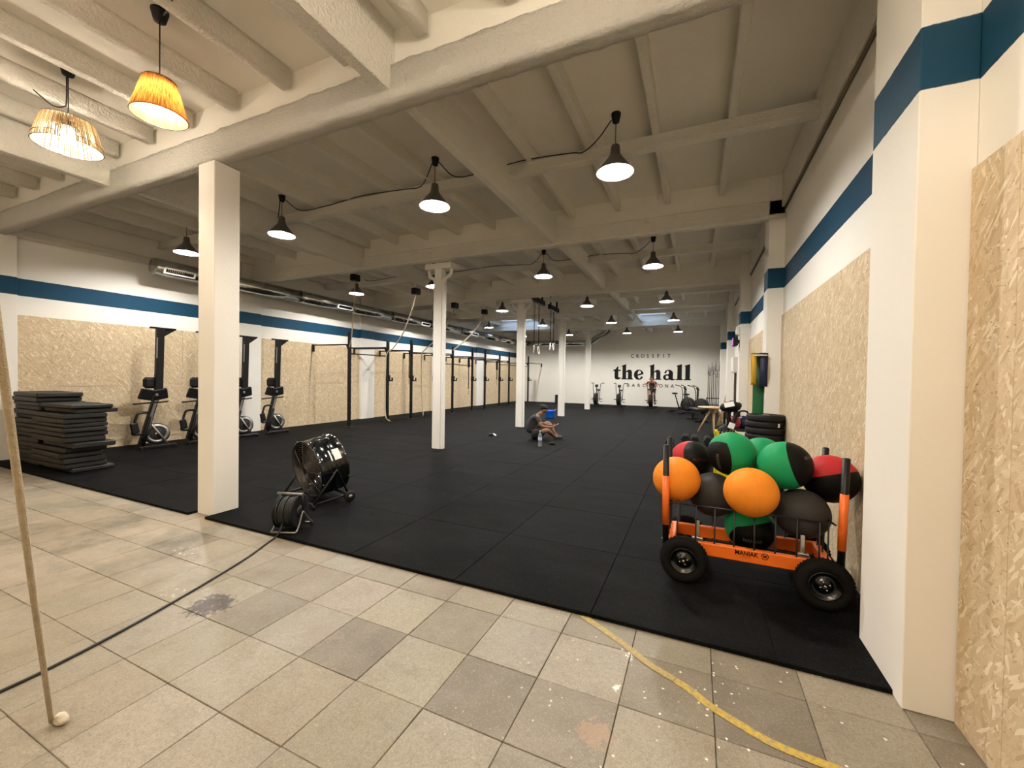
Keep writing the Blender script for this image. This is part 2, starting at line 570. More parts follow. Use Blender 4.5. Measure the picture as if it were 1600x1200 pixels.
HT = 4.75
wl = wall('wall_left', M_left, [((XL - .15, (YB + YF) / 2, HT / 2), (.3, YF - YB + .6, HT))])
wr = wall('wall_right', M_right, [((XR + .15, (YB + YF) / 2, HT / 2), (.3, YF - YB + .6, HT))])
wb = wall('wall_back', M_far, [(((XL + XR) / 2, YF + .15, HT / 2), (XR - XL, .3, HT))])
wfm = mat('wall_paint_front', (.78, .74, .66), .7, bump=.15)
wf = wall('wall_front', wfm, [(((XL + XR) / 2, YB - .15, HT / 2), (XR - XL, .3, HT))])
# shallow beam on the far wall
struct(MB().box(((-3.84 + XR) / 2 , YF - .03, 4.12), (XR + 3.84, .06, .70)).build('trim_1', M_far))

# pilasters
for (ya, yb) in ((2.456, 2.997), (6.84, 7.20), (10.85, 11.26), (15.1, 15.55), (19.3, 19.75)):
    struct(MB().box(((XR + .89) / 2 + .0, (ya + yb) / 2, 2.22), (XR - .89, yb - ya, 4.44), bev=.004).build('pilaster', M_right))
for (ya, yb) in ((2.30, 2.88), (6.56, 7.08), (10.56, 11.2), (14.7, 15.2), (18.58, 19.25)):
    struct(MB().box((XL + .045, (ya + yb) / 2, 2.22), (.09, yb - ya, 4.44), bev=.004).build('pilaster', M_left))

# ceiling slabs with two roof-light openings in the fifth bay
HOLES = [(-2.45, -1.30, 17.75, 19.46), (-9.30, -6.9, 17.6, 19.46)]
cb = MB()
def slab(x0, x1, y0, y1, z): cb.box(((x0 + x1) / 2, (y0 + y1) / 2, z + .09), (x1 - x0, y1 - y0, .18))
slab(XL - .2, XR + .2, YB - .2, 2.70, ZC0)
slab(XL - .2, XR + .2, 2.70, 17.6, ZC)
slab(XL - .2, -9.30, 17.6, 19.46, ZC); slab(-6.9, -2.45, 17.6, 19.46, ZC); slab(-1.30, XR + .2, 17.6, 19.46, ZC); slab(-2.45, -1.30, 17.6, 17.75, ZC)
slab(XL - .2, XR + .2, 19.46, YF + .2, ZC)
ceil = struct(cb.build('ceiling', M_ceil))
for k, (x0, x1, y0, y1) in enumerate(HOLES):
    wn = struct(bpy.data.objects.new('window_%d' % (k + 1), None)); C.objects.link(wn)
    b = MB(); zt, zb = 5.15, ZC
    for c, d in ((((x0 - .03), (y0 + y1) / 2), (.06, y1 - y0 + .12)), (((x1 + .03), (y0 + y1) / 2), (.06, y1 - y0 + .12)), (((x0 + x1) / 2, y0 - .03), (x1 - x0, .06)), (((x0 + x1) / 2, y1 + .03), (x1 - x0, .06))):
        b.box((c[0], c[1], (zt + zb) / 2 + .06), (d[0], d[1], zt - zb - .12))
    b.build('shaft', mat('shaft_paint', (.78, .80, .82), .6), wn)
    fb = MB(); nx = 2 if k == 0 else 4
    for q in range(nx + 1): fb.box((x0 + (x1 - x0) * q / nx, (y0 + y1) / 2, zt - .05), (.05, y1 - y0, .05))
    for q in range(3): fb.box(((x0 + x1) / 2, y0 + (y1 - y0) * q / 2, zt - .05), (x1 - x0, .05, .05))
    fb.build('sash', M_white, wn)
    gg = N('roof_glass'); tr_ = gg.n('ShaderNodeBsdfTransparent'); tr_.inputs[0].default_value = (.9, .95, 1, 1); gl_ = gg.n('ShaderNodeBsdfGlossy'); gl_.inputs['Roughness'].default_value = .1; mx_ = gg.n('ShaderNodeMixShader'); mx_.inputs[0].default_value = .08
    gg.t.links.new(tr_.outputs[0], mx_.inputs[1]); gg.t.links.new(gl_.outputs[0], mx_.inputs[2]); gg.t.links.new(mx_.outputs[0], gg.t.nodes['Material Output'].inputs[0])
    MB().box(((x0 + x1) / 2, (y0 + y1) / 2, zt + .0), (x1 - x0 + .06, y1 - y0 + .06, .012)).build('pane', gg.m, wn)

# girders
def rough_bar(x0, x1, y0, y1, z0, z1, amp, step=.045):
    n = int((x1 - x0) / step); prof = []
    ny = max(2, int((y1 - y0) / .04)); nz = max(2, int((z1 - z0) / .04))
    prof += [(y0, z1 - (z1 - z0) * i / nz) for i in range(nz)]
    prof += [(y0 + (y1 - y0) * i / ny, z0) for i in range(ny)]
    prof += [(y1, z0 + (z1 - z0) * i / nz) for i in range(nz)]
    prof += [(y1 - (y1 - y0) * i / ny, z1) for i in range(ny)]
    k = len(prof); b = MB(); vs = []; fs = []
    cy, cz = (y0 + y1) / 2, (z0 + z1) / 2
    for i in range(n + 1):
        x = x0 + (x1 - x0) * i / n
        for (y, z) in prof:
            p = Vector((x, y, z)); d = Vector((0, y - cy, z - cz)).normalized()
            h = noise.noise(p * 9) * .5 + noise.noise(p * 22) * .5
            vs.append(p + d * h * amp)
    for i in range(n):
        for j in range(k):
            j2 = (j + 1) % k
            fs.append((i * k + j, (i + 1) * k + j, (i + 1) * k + j2, i * k + j2))
    fs.append(list(range(k))); fs.append([n * k + j for j in range(k)][::-1])
    b.add(vs, fs, True)
    return b


for gi, (gy_, gz_) in enumerate(zip(GY, GZ)):
    g_ = struct(bpy.data.objects.new('girder', None)); C.objects.link(g_)
    tag(g_, ('rough plastered girder at the edge of the rubber floor', 'painted girder across the hall, second from the tiled floor', 'painted girder across the hall, third from the tiled floor', 'painted girder in front of the skylights', 'painted girder closest to the wall sign')[gi])
    if gi == 0:
        rough_bar(XL + .02, XR - .01, gy_, gy_ + .14, gz_, gz_ + .285, .017).build('flange', M_beam, g_)
    else:
        b = MB()
        b.box(((XL + XR) / 2, gy_ + .07, gz_ + .03), (XR - XL, .14, .06), bev=.012)
        b.box(((XL + XR) / 2, gy_ + .075, gz_ + .16), (XR - XL, .11, .21), bev=.01)
        b.build('flange', M_joist, g_)
    MB().box(((XL + XR) / 2, gy_ + .095, (gz_ + .27 + 4.44) / 2), (XR - XL, .09, 4.44 - gz_ - .27)).build('web', M_ceil, g_)

# ridge beam running lengthwise, and one along each side wall
for x, wh in ((-2.34, 'right'), (-6.72, 'left')):
    lb = MB()
    for k, zb in enumerate((3.79, 3.83, 3.92, 3.99, 4.10, 4.12)):
        ya, yb = ([YB] + GY + [YF])[k] + (.12 if k else 0), ([YB] + GY + [YF])[k + 1] + .06
        lb.box((x, (ya + yb) / 2, (zb + 4.30) / 2), (.11, yb - ya, 4.30 - zb), bev=.008)
    struct(tag(lb.build('lengthwise_beam', M_joist), 'slim painted beam running lengthwise under the joists, %s of the columns' % wh))
struct(tag(MB().box((XL + .07, (YB + YF) / 2, 3.785), (.14, YF - YB, .13), bev=.012).build('ledge_beam', M_joist), 'narrow painted ledge along the top of the left wall'))
struct(tag(MB().box((XR - .025, (2.76 + YF) / 2, 4.19), (.05, YF - 2.76, .48), bev=.01).build('edge_beam', M_joist), 'painted edge beam along the top of the right wall'))

# joists (each one a piece of the ceiling) and the mid-bay cross beams
edges = [YB] + GY + [YF]
jm = {}
for bi in range(6):
    ya, yb = edges[bi] + (.16 if bi else 0), edges[bi + 1] + (.06 if bi else .03)
    zt = ZC0 if bi == 0 else ZC
    hh = .19
    for k in range(0, 15):
        x = .285 - .757 * k
        if x < XL + .1 or abs(x + 2.34) < .16 or abs(x + 6.72) < .16: continue
        y0, y1 = ya, yb
        for (hx0, hx1, hy0, hy1) in HOLES:
            if bi == 4 and hx0 - .1 < x < hx1 + .1: y1 = hy0 - .02
        w_ = .10 if bi == 0 else .075
        if bi == 0:
            b = rough_bar(0, 1, -w_ / 2, w_ / 2, -hh, 0.0, .006, .05)
            b.v = [(v[1], y0 + v[0] * (y1 - y0 - .02 - rnd.random() * .0), v[2]) for v in b.v]
            b.f = [q[::-1] for q in b.f]
            # finer steps along the length near the girder
            b.build('joist', M_joist, ceil, (x, 0, zt + .01))
        else:
            MB().box((0, (y0 + y1) / 2, -hh / 2), (w_, y1 - y0, hh), bev=.006).build('joist', M_joist, ceil, (x, 0, zt + .01))
for y in (4.86, 9.15, 13.3, 16.85, 21.6):
    b = MB()
    b.box(((XL + XR) / 2, y + .06, 4.185), (XR - XL, .08, .13), bev=.006)
    b.box(((XL + XR) / 2, y + .055, 4.115), (XR - XL, .12, .035), bev=.006)
    struct(tag(b.build('cross_beam', M_joist), 'slim cross beam carrying the joists at mid bay'))

# columns
c1 = struct(tag(MB().box((-4.71, 2.757, 1.85), (.275, .262, 3.70), bev=.006).build('column', M_white), 'square white column at the edge of the rubber floor'))
for q, y in enumerate((7.02, 11.30, 15.42, 19.62)):
    ct = struct(bpy.data.objects.new('column', None)); C.objects.link(ct); ct.location = (-4.83, y + .07, 0)
    tag(ct, ('slim white steel column with bracketed head, beyond the square column', 'second slim white column, beside the seated man', 'third slim white column, beside the blue tub', 'slim white column farthest down the hall')[q])
    top = GZ[q + 1]
    b = MB(); b.box((0, 0, (top - .3) / 2), (.17, .14, top - .3), bev=.004)
    b.box((-.105, 0, (top - .3) / 2), (.035, .105, top - .3), bev=.004); b.box((.105, 0, (top - .3) / 2), (.035, .105, top - .3), bev=.004)
    b.build('shaft', M_white, ct)
    b = MB(); b.box((0, 0, top - .06), (.64, .19, .12), bev=.012); b.box((0, 0, top - .22), (.17, .15, .22), bev=.006)
    b.build('capital', M_white, ct)
    for sx in (-1, 1):
        b = MB()
        b.tube(curve_pts([(sx * .09, 0, top - .40), (sx * .15, 0, top - .30), (sx * .25, 0, top - .24), (sx * .28, 0, top - .12)], 5), .035, 8)
        b.build('bracket', M_white, ct)

# strand-board panels on both side walls
def panels(side, y0, y1, ztop=2.44):
    par, x = (wr, XR - .011) if side > 0 else (wl, XL + .011)
    y = y0
    while y < y1 - .05:
        ln = min(1.25 if side > 0 else 2.44, y1 - y)
        for (za, zb) in (((.0, ztop),) if side > 0 else ((.0, 1.22), (1.22, ztop))):
            MB().box((0, 0, 0), (.02, ln - .003, zb - za - .003), bev=.0015).build('panel', M_osb, par, (x, y + ln / 2, (za + zb) / 2))
        y += ln
for a, b_ in ((-1.6, 2.452), (3.0, 6.835), (7.203, 10.845), (11.265, 12.9)):
    panels(1, a, b_, 2.435)
for a, b_ in ((-1.0, 2.298), (2.883, 6.558), (7.083, 10.558), (11.203, 14.698), (15.203, 18.578), (19.253, 23.9)):
    panels(-1, a, b_, 2.43)

# conduit along the edge beam
cd = MB(); cd.tube([(XR - .012, 3.0, 3.93), (XR - .012, 6.82, 3.93)], .017, 6)
cd.tube([(XR - .012, 7.2, 3.93), (XR - .012, 10.84, 3.93)], .017, 6)
cd.tube([(XR - .012, 11.27, 3.93), (XR - .012, 15.0, 3.93)], .017, 6)
tag(cd.build('conduit', mat('painted_conduit', (.15, .12, .09), .6)), 'dark conduit run high along the right wall', 'conduit')
# ------------------------------------------------------------------ gym pendants
M_shade = N('grey_enamel_shade'); M_shade.b.inputs['Base Color'].default_value = (.10, .095, .088, 1); M_shade.b.inputs['Roughness'].default_value = .35
M_shade = M_shade.m
M_shin = mat('white_shade_lining', (.85, .85, .82), .5)
M_lens = emit('white_bulb', (1.0, .955, .88), GYM_LAMP)


def pendant(label, drop):
    t = thing('pendant_lamp', label, 'lamp', group='grey pendant lamps in rows over the rubber floor')
    MB().lathe([(.0005, 0), (.052, 0), (.052, -.012), (.036, -.095), (.0005, -.098)], 16).build('ceiling_cap', M_blkm, t)
    MB().tube([(0, 0, -.09), (0, 0, -drop + .28)], .0045, 6).build('cord', M_cable, t)
    b = MB()
    b.lathe([(.0005, .30), (.040, .30), (.047, .285), (.056, .20), (.075, .165), (.15, .07), (.196, .012), (.199, 0)], 28)
    b.cur = 1
    b.lathe([(.197, 0), (.192, .010), (.146, .066), (.07, .16), (.0005, .17)], 28)
    b.build('shade', [M_shade, M_shin], t, (0, 0, -drop))
    MB().sphere((0, 0, .088), .05, 12, 8).build('bulb', M_lens, t, (0, 0, -drop))
    MB().cyl((0, 0, .13), (0, 0, .17), .022, .026, 12).build('lamp_holder', M_shin, t, (0, 0, -drop))
    return t


rows = [(4.62, .645), (8.9, .60), (13.0, .60), (17.1, .61), (21.2, .61)]
colsx = [-.87, -3.25, -6.25, -8.9]
rown = ['first row past the wide girder', 'second row', 'third row', 'fourth row', 'last row by the sign']
coln = ['by the right wall', 'second from the right wall', 'second from the left', 'by the duct']
lamp0 = None
for r_, (y, dp) in enumerate(rows):
    base = None
    for c_, x in enumerate(colsx):
        lb_ = 'grey pendant lamp in the %s, %s' % (rown[r_], coln[c_])
        if base is None:
            base = pendant(lb_, dp); base.location = (x, y, ZC)
        else:
            copy_thing(base, (x, y, ZC), None, lb_)
    # feed cables from cap to cap are pieces of wiring along the cross beam
    if r_ < 2:
        for xa, xb in zip(colsx[:-1], colsx[1:]):
            n_ = 4; pts = []
            yb_ = (4.86, 9.15)[r_] - .02
            pts = [(xa - .05, y, ZC - .06), (xa - .22, (y + yb_) / 2, ZC - .17), (xa - .42, yb_, ZC - .22)]
            L = xb - xa
            for q in range(1, 4):
                pts.append((xa + L * (q / 4), yb_ + (0 if q % 2 else -.01), ZC - (.17 if q == 2 else .20)))
            pts += [(xb + .2, yb_ - .03, ZC - .2), (xb + .05, y, ZC - .06)]
            tag(MB().tube(curve_pts(pts, 6), .007, 6).build('feed_cable', M_cable),
                'black feed cable looped along the cross beam, %s' % (('first row, ', 'second row, ')[r_] + ('right wall side', 'between the middle lamps', 'duct side')[colsx.index(xa)]), 'cable')

# ------------------------------------------------------------------ woven pendants over the tiles
M_bulb = emit('warm_bulb', (1.0, .85, .66), WARM_BULB)


def woven(col, col2, name, frac):
    g = N(name); g.m.blend_method = 'HASHED' if hasattr(g.m, 'blend_method') else None
    tc = g.n('ShaderNodeTexCoord').outputs['Object']
    x, y, z = g.xyz(tc)
    ang = g.math('ARCTAN2', y, x)
    v = g.comb(g.math('MULTIPLY', ang, 16.0), g.math('MULTIPLY', z, 5.0), 0.0)
    st = g.noise(v, 2.2, 4, .7)
    c = g.mix(g.step(st, .42, .60), col, col2)
    g.put(g.b.inputs['Base Color'], c)
    g.b.inputs['Roughness'].default_value = .8
    tr = g.n('ShaderNodeBsdfTranslucent'); g.put(tr.inputs[0], c)
    mx = g.n('ShaderNodeMixShader'); mx.inputs[0].default_value = frac
    out = g.t.nodes['Material Output']
    g.t.links.new(g.b.outputs[0], mx.inputs[1]); g.t.links.new(tr.outputs[0], mx.inputs[2]); g.t.links.new(mx.outputs[0], out.inputs[0])
    return g.m


M_raffia = woven((.075, .016, .002), (.46, .17, .030), 'amber_raffia', .16)
M_straw = woven((.50, .36, .18), (.75, .60, .36), 'pale_straw', .25)
M_wire = mat('thin_black_wire', (.02, .018, .015), .5)


def woven_lamp(label, drop, r0, r1, h, sparse, tilt=(0, 0)):
    t = thing('woven_pendant', label, 'lamp', group='woven pendant lamps over the tiled floor')
    MB().lathe([(.0005, 0), (.058, 0), (.058, -.015), (.040, -.085), (.0005, -.09)], 16).build('ceiling_cap', M_blkm, t)
    MB().tube([(0, 0, -.08), (0, 0, -drop - .0)], .005, 6).build('cord', M_cable, t)
    sh = MB()
    if not sparse:
        # slightly wavy woven surface
        prof = []
        n = 72; k = 7; vs = []; fs = []
        for i in range(k + 1):
            f = i / k; r = r0 + (r1 - r0) * f
            for j in range(n):
                a = 2 * PI * j / n
                rr = r + .0035 * math.sin(j * 2.1 + i * .6) + .002 * math.sin(j * 5.3)
                vs.append((rr * math.cos(a), rr * math.sin(a), -drop - h * f))
        for i in range(k):
            for j in range(n):
                j2 = (j + 1) % n
                fs.append((i * n + j, (i + 1) * n + j, (i + 1) * n + j2, i * n + j2))
        sh.add(vs, fs, True)
        so = sh.build('shade', M_raffia, t)
    else:
        n = 104
        for j in range(n):
            a = 2 * PI * j / n + rnd.uniform(-.012, .012)
            wd = rnd.uniform(.0022, .0050)
            ca, sa = math.cos(a), math.sin(a)
            q = []
            for f in (0, .5, 1):
                r = r0 + (r1 - r0) * f ** .8
                c_ = Vector((r * ca, r * sa, -drop - h * f)); tn = Vector((-sa, ca, 0)) * wd * (.75 + .4 * f)
                q += [c_ - tn, c_ + tn]
            ou = Vector((ca, sa, 0)) * .003
            q2 = [p + ou for p in q]
            sh.add(q + q2, [(1, 0, 2, 3), (3, 2, 4, 5), (6, 7, 9, 8), (8, 9, 11, 10), (0, 6, 8, 2), (2, 8, 10, 4), (7, 1, 3, 9), (9, 3, 5, 11)])
        so = sh.build('shade', M_straw, t); so['kind'] = 'stuff'
        b = MB()
        for j in range(40):
            a = 2 * PI * j / 40
            p0 = Vector((.04 * math.cos(a), .04 * math.sin(a), -drop + .015)); p1 = Vector((r0 * math.cos(a), r0 * math.sin(a), -drop))
            b.tube([p0, p1], .005, 4, smooth=False)
        b.build('shade_top', M_straw, so)
    wr_ = MB()
    wr_.ring((0, 0, -drop), (0, 0, 1), r0, .004, 40, 5)
    MB().ring((0, 0, -drop - h), (0, 0, 1), r1, .004, 48, 5).build('rim_ring', M_wire, so)
    if sparse: MB().ring((0, 0, -drop - h * .80), (0, 0, 1), r0 + (r1 - r0) * .80 ** .8 + .004, .0025, 48, 5).build('binding_wire', M_wire, so)
    for k in range(3):
        a = 2 * PI * k / 3
        wr_.tube([(.02 * math.cos(a), .02 * math.sin(a), -drop - .04), (r0 * math.cos(a), r0 * math.sin(a), -drop)], .003, 5)
    wr_.build('wire_ring', M_wire, so)
    MB().lathe([(.0005, -drop + .005), (.022, -drop), (.028, -drop - .040), (.075, -drop - .058), (.075, -drop - .066), (.0005, -drop - .070)], 16).build('lamp_holder', M_blkm, t)  # holder with an added flared disc that keeps bulb light off the ceiling
    MB().sphere((0, 0, -drop - .125), .055, 14, 10).build('bulb', M_bulb, t)
    return t


w1 = woven_lamp('tall cone pendant lamp woven in amber raffia', .545, .105, .178, .27, False)
w1.location = (-3.85, 1.81, ZC0)
w2 = woven_lamp('wide pale straw pendant lamp with open strands', .50, .175, .235, .24, True)
w2.location = (-5.33, 1.80, ZC0)
wx = MB(); wx.tube(curve_pts([(-3.80, 1.81, ZC0 - .05), (-3.62, 1.77, ZC0 - .09), (-3.48, 1.72, ZC0 - .17), (-3.40, 1.60, ZC0 - .10), (-3.36, 1.4, ZC0 - .02)], 6), .008, 6)
wx.build('feed_cable', M_cable, w1, None).matrix_parent_inverse = Matrix.Translation((3.85, -1.81, -ZC0))
wx = MB(); wx.tube(curve_pts([(-5.36, 1.80, ZC0 - .08), (-5.365, 1.80, ZC0 - .30), (-5.38, 1.79, ZC0 - .36), (-5.5, 1.75, ZC0 - .34), (-5.66, 1.68, ZC0 - .2)], 6), .005, 6)
wx.build('feed_cable', M_cable, w2, None).matrix_parent_inverse = Matrix.Translation((5.33, -1.80, -ZC0))
# unseen woven lamps, added to brighten the tiled zone and the near right wall
for k, (x, y, sp_, wh) in enumerate(((-2.0, -.9, 1, 'straight behind the viewpoint'), (-.55, .9, 1, 'right of the viewpoint'), (-4.6, -1.3, 1, 'behind to the left'), (-7.6, -.6, 1, 'far behind to the left'), (.25, -.5, 1, 'behind by the right wall'), (.1, 1.25, 1, 'close to the wall pillar on the right'), (-3.2, -.4, 1, 'behind, left of the viewpoint'), (-.9, -.2, 1, 'almost over the viewpoint'), (-6.6, -1.6, 1, 'behind, by the left end of the front wall'), (-2.6, -2.2, 1, 'behind, at the middle of the front wall'))):
    o = copy_thing(w2 if sp_ else w1, (x, y, ZC0), None, None)
    o['label'] = 'added woven pendant lamp out of view, ' + wh
    for ch in list(o.children):
        if ch.name.startswith('feed_cable'): bpy.data.objects.remove(ch)
# ------------------------------------------------------------------ air duct
g = N('galvanised_duct'); p_ = g.n('ShaderNodeTexCoord').outputs['Object']; x_, y_, z_ = g.xyz(p_)
g.b.inputs['Metallic'].default_value = 1.0
g.put(g.b.inputs['Base Color'], g.mix(g.noise(p_, 5, 4), (.42, .42, .41), (.58, .58, .575)))
g.put(g.b.inputs['Roughness'], g.math('MULTIPLY_ADD', g.noise(p_, 8, 3), .14, .10))
wv_ = g.n('ShaderNodeTexWave', wave_type='BANDS', bands_direction='Y'); wv_.inputs['Scale'].default_value = 2.2
g.t.links.new(p_, wv_.inputs['Vector'])
g.bump(wv_.outputs['Fac'], .12, .01)
M_duct = g.m
M_grl = mat('white_grille_frame', (.85, .85, .84), .4)
DX, DZ, DR = -9.95, 3.62, .165
duct = thing('ventilation_duct', 'round galvanised ventilation duct hung along the left wall and across the sign wall', 'duct', (DX, 0, DZ))
cuts = [4.58, 6.1, 7.9, 9.75, 11.6, 13.9, 16.3, 18.7, 21.0, 22.9]
for a, b_ in zip(cuts[:-1], cuts[1:]):
    MB().tube([(0, a + .004, 0), (0, b_ - .004, 0)], DR, 28).build('duct_segment', M_duct, duct)
    MB().lathe([(DR + .001, -.035), (DR + .009, -.03), (DR + .009, .03), (DR + .001, .035)], 28, Matrix.Translation((0, b_, 0)) @ axis_m((0, 1, 0))).build('collar', M_duct, duct)
MB().lathe([(.0005, 0), (DR - .01, 0), (DR, .012)], 28, Matrix.Translation((0, 4.57, 0)) @ axis_m((0, 1, 0))).build('end_cap', M_duct, duct)
MB().tube(curve_pts([(0, 22.9, 0), (.06, 23.15, 0), (.22, 23.30, 0), (.5, 23.34, -.02)], 6), DR, 24).build('elbow', M_duct, duct)
MB().tube([(.5, 23.34, -.02), (2.3, 23.34, -.05)], DR * .95, 24).build('duct_segment', M_duct, duct)
MB().tube([(2.3, 23.34, -.05), (4.0, 23.34, -.08)], DR * .95, 24).build('duct_segment', M_duct, duct)
MB().tube(curve_pts([(4.0, 23.34, -.08), (4.35, 23.34, -.02), (4.75, 23.3, .22), (5.3, 23.25, .52), (5.5, 23.2, .85)], 6), DR * .95, 24).build('elbow', M_duct, duct)
for y in (4.97, 9.36, 13.45, 17.4, 20.6):
    gr = MB(); n0 = Vector((math.cos(R(-22)), 0, math.sin(R(-22))))
    Mx = Matrix.Translation(n0 * (DR + .004) + Vector((0, y, 0))) @ Matrix(((n0.x, 0, -n0.z), (0, 1, 0), (n0.z, 0, n0.x))).to_4x4()
    for c, d in (((0, -.27, 0), (.02, .03, .13)), ((0, .27, 0), (.02, .03, .13)), ((0, 0, .052), (.02, .57, .026)), ((0, 0, -.052), (.02, .57, .026))):
        gr.box((0, 0, 0), d, Mx @ Matrix.Translation(c))
    go = gr.build('grille', M_grl, duct)
    sl = MB()
    for k in range(14): sl.box((0, 0, 0), (.012, .010, .08), Mx @ Matrix.Translation((0, -.234 + .036 * k, 0)))
    sl.box((0, 0, 0), (.006, .5, .078), Mx @ Matrix.Translation((-.012, 0, 0)))
    sl.build('vent_slats', M_blkm, go)
for y in (5.6, 9.9, 14.2, 18.5, 22.4):
    MB().tube([(0, y, DR - .005), (0, y, ZC - DZ - .18)], .006, 6).build('hanger', M_steel, duct)

# ------------------------------------------------------------------ pull-up rig
RX = -9.05
rig = thing('pull_up_rig', 'long black pull-up rig bolted to the floor and the left wall', 'rig', (RX, 0, .025))
ups = [(8.81, 2.74), (10.40, 2.61), (11.60, 2.76), (12.95, 2.62), (14.25, 2.72), (15.85, 2.78), (17.05, 2.81), (18.60, 2.66), (19.75, 2.86), (22.45, 2.78)]
for k, (y, zt) in enumerate(ups):
    u = MB().box((0, y, zt / 2 - .02), (.075, .075, zt - .05), bev=.004).build('upright', M_blk, rig)
    MB().box((0, y, .005), (.20, .20, .010)).build('foot_plate', M_blk, u)
    MB().box((-.0, y, zt - .09), (.03, .05, .14), bev=.004).build('top_pin', M_blk, u)
    if k < 9:
        MB().tube([(-.03, y - .02, 2.345), (-1.28, y - .12, 2.345)], .020, 8).build('wall_bar', M_blk, rig)
        MB().box((-1.30, y - .12, 2.26), (.03, .07, .22), bev=.004).build('wall_bracket', M_blk, rig)
    else:
        MB().tube([(.03, y, 2.34), (.25, y + 1.5, 2.34)], .020, 8).build('wall_bar', M_blk, rig)
        MB().box((.25, y + 1.56, 2.27), (.08, .04, .22), bev=.004).build('wall_bracket', M_blk, rig)
    # gusset
    MB().prism([(0, 0), (.09, 0), (0, -.16)], .012, Matrix.Translation((-.045, y + .006, 2.33)) @ Matrix.Rotation(PI / 2, 4, 'X') @ Matrix.Scale(-1, 4, (1, 0, 0))).build('gusset', M_blk, rig)
    if k > 0:
        j = MB(); zz = 1.40
        j.box((.02, y - .004, zz), (.12, .10, .20), bev=.006); j.box((.12, y, zz - .08), (.15, .06, .035), bev=.005); j.box((.19, y, zz - .035), (.03, .06, .11), bev=.006)
        j.build('j_hook', M_blk, rig)
bars = [(0, 2.25, 2.38), (0, 2.09, 2.10), (1, 2.29, 2.36), (2, 2.30, 2.34), (3, 2.34, 2.39), (3, 1.97, 1.98), (4, 1.98, 1.96), (4, 2.31, 2.38), (5, 2.34, 2.39), (5, 2.27, 2.31), (6, 2.33, 2.38), (6, 2.20, 2.21), (7, 2.26, 2.25), (7, 2.12, 2.14), (8, 2.25, 2.34), (8, 2.14, 2.12)]
for k, za, zb in bars:
    ya, yb = ups[k][0] + .035, ups[k + 1][0] - .035
    MB().tube([(0, ya, za), (0, yb, zb)], .018, 8).build('crossbar', M_blk, rig)

# ------------------------------------------------------------------ climbing ropes and ring straps
def rope(label, mount, pts, rad=.019):
    t = thing('climbing_rope', label, 'rope', mount)
    mz = Vector(mount)
    b = MB(); b.box((0, 0, -.10), (.16, .22, .17), bev=.01)
    b.build('mount', M_blk, t)
    MB().box((0, 0, (ZC - mount[2]) / 2 - .01), (.05, .05, ZC - mount[2] + .02)).build('hanger', M_joist, t)
    MB().tube([p for p in curve_pts([tuple(Vector(q) - mz) for q in pts], 7)], rad, 7).build('rope', M_ropem, t)
    return t


rope('pale climbing rope swung onto the first upright of the rig', (-8.45, 8.40, 4.22), [(-8.45, 8.40, 4.06), (-8.62, 8.52, 3.3), (-8.83, 8.66, 2.55), (-8.99, 8.74, 2.30)], .015)
rope('pale climbing rope swung onto the second upright of the rig', (-7.01, 9.15, 3.90), [(-7.01, 9.15, 3.74), (-7.35, 9.38, 3.3), (-7.9, 9.75, 2.80), (-8.6, 10.15, 2.38), (-8.98, 10.28, 2.20), (-9.02, 10.27, 1.7), (-9.03, 10.26, .9), (-9.0, 10.28, .2), (-8.95, 10.42, .05)], .017)
rope('pale climbing rope hung over the rig near its third upright', (-7.06, 11.2, 3.86), [(-7.06, 11.2, 3.70), (-7.6, 11.5, 3.10), (-8.3, 11.85, 2.7), (-8.95, 12.15, 2.40), (-9.05, 12.18, 2.25), (-9.06, 12.2, 1.4), (-9.04, 12.22, .6), (-9.04, 12.3, .05)], .019)
rope('pale climbing rope swung onto the rig beyond the bracketed column', (-7.12, 13.3, 3.98), [(-7.12, 13.3, 3.82), (-7.5, 13.5, 3.4), (-8.1, 13.8, 3.0), (-8.98, 14.18, 2.58)], .024)


def strap_ring(label, y, z0, z1, thick, rr=.10):
    t = thing('gymnastic_ring', label, 'ring', (RX + .05, y, z0))
    MB().box((0, 0, (z1 - z0) / 2 + rr / 2), (.035, .014, z0 - z1 - rr)).build('strap', M_blkm, t)
    if thick: MB().box((.0, 0, -.20), (.10, .06, .42), bev=.012).build('strap_bundle', M_blkm, t)
    MB().ring((0, 0, z1 - z0), (.8, .55, 0), rr, .014, 24, 6).build('ring', M_wood, t)
    MB().ring((0, 0, 0), (0, 1, 0), .026, .006, 12, 5).build('loop', M_blkm, t)


strap_ring('wooden ring on a long black strap by the third upright', 11.42, 2.36, 1.32, False)
strap_ring('wooden ring on a bundled black strap near the fifth upright', 15.45, 2.33, .86, True, .12)
strap_ring('wooden ring on a bundled black strap near the seventh upright', 18.2, 2.28, 1.25, True, .12)

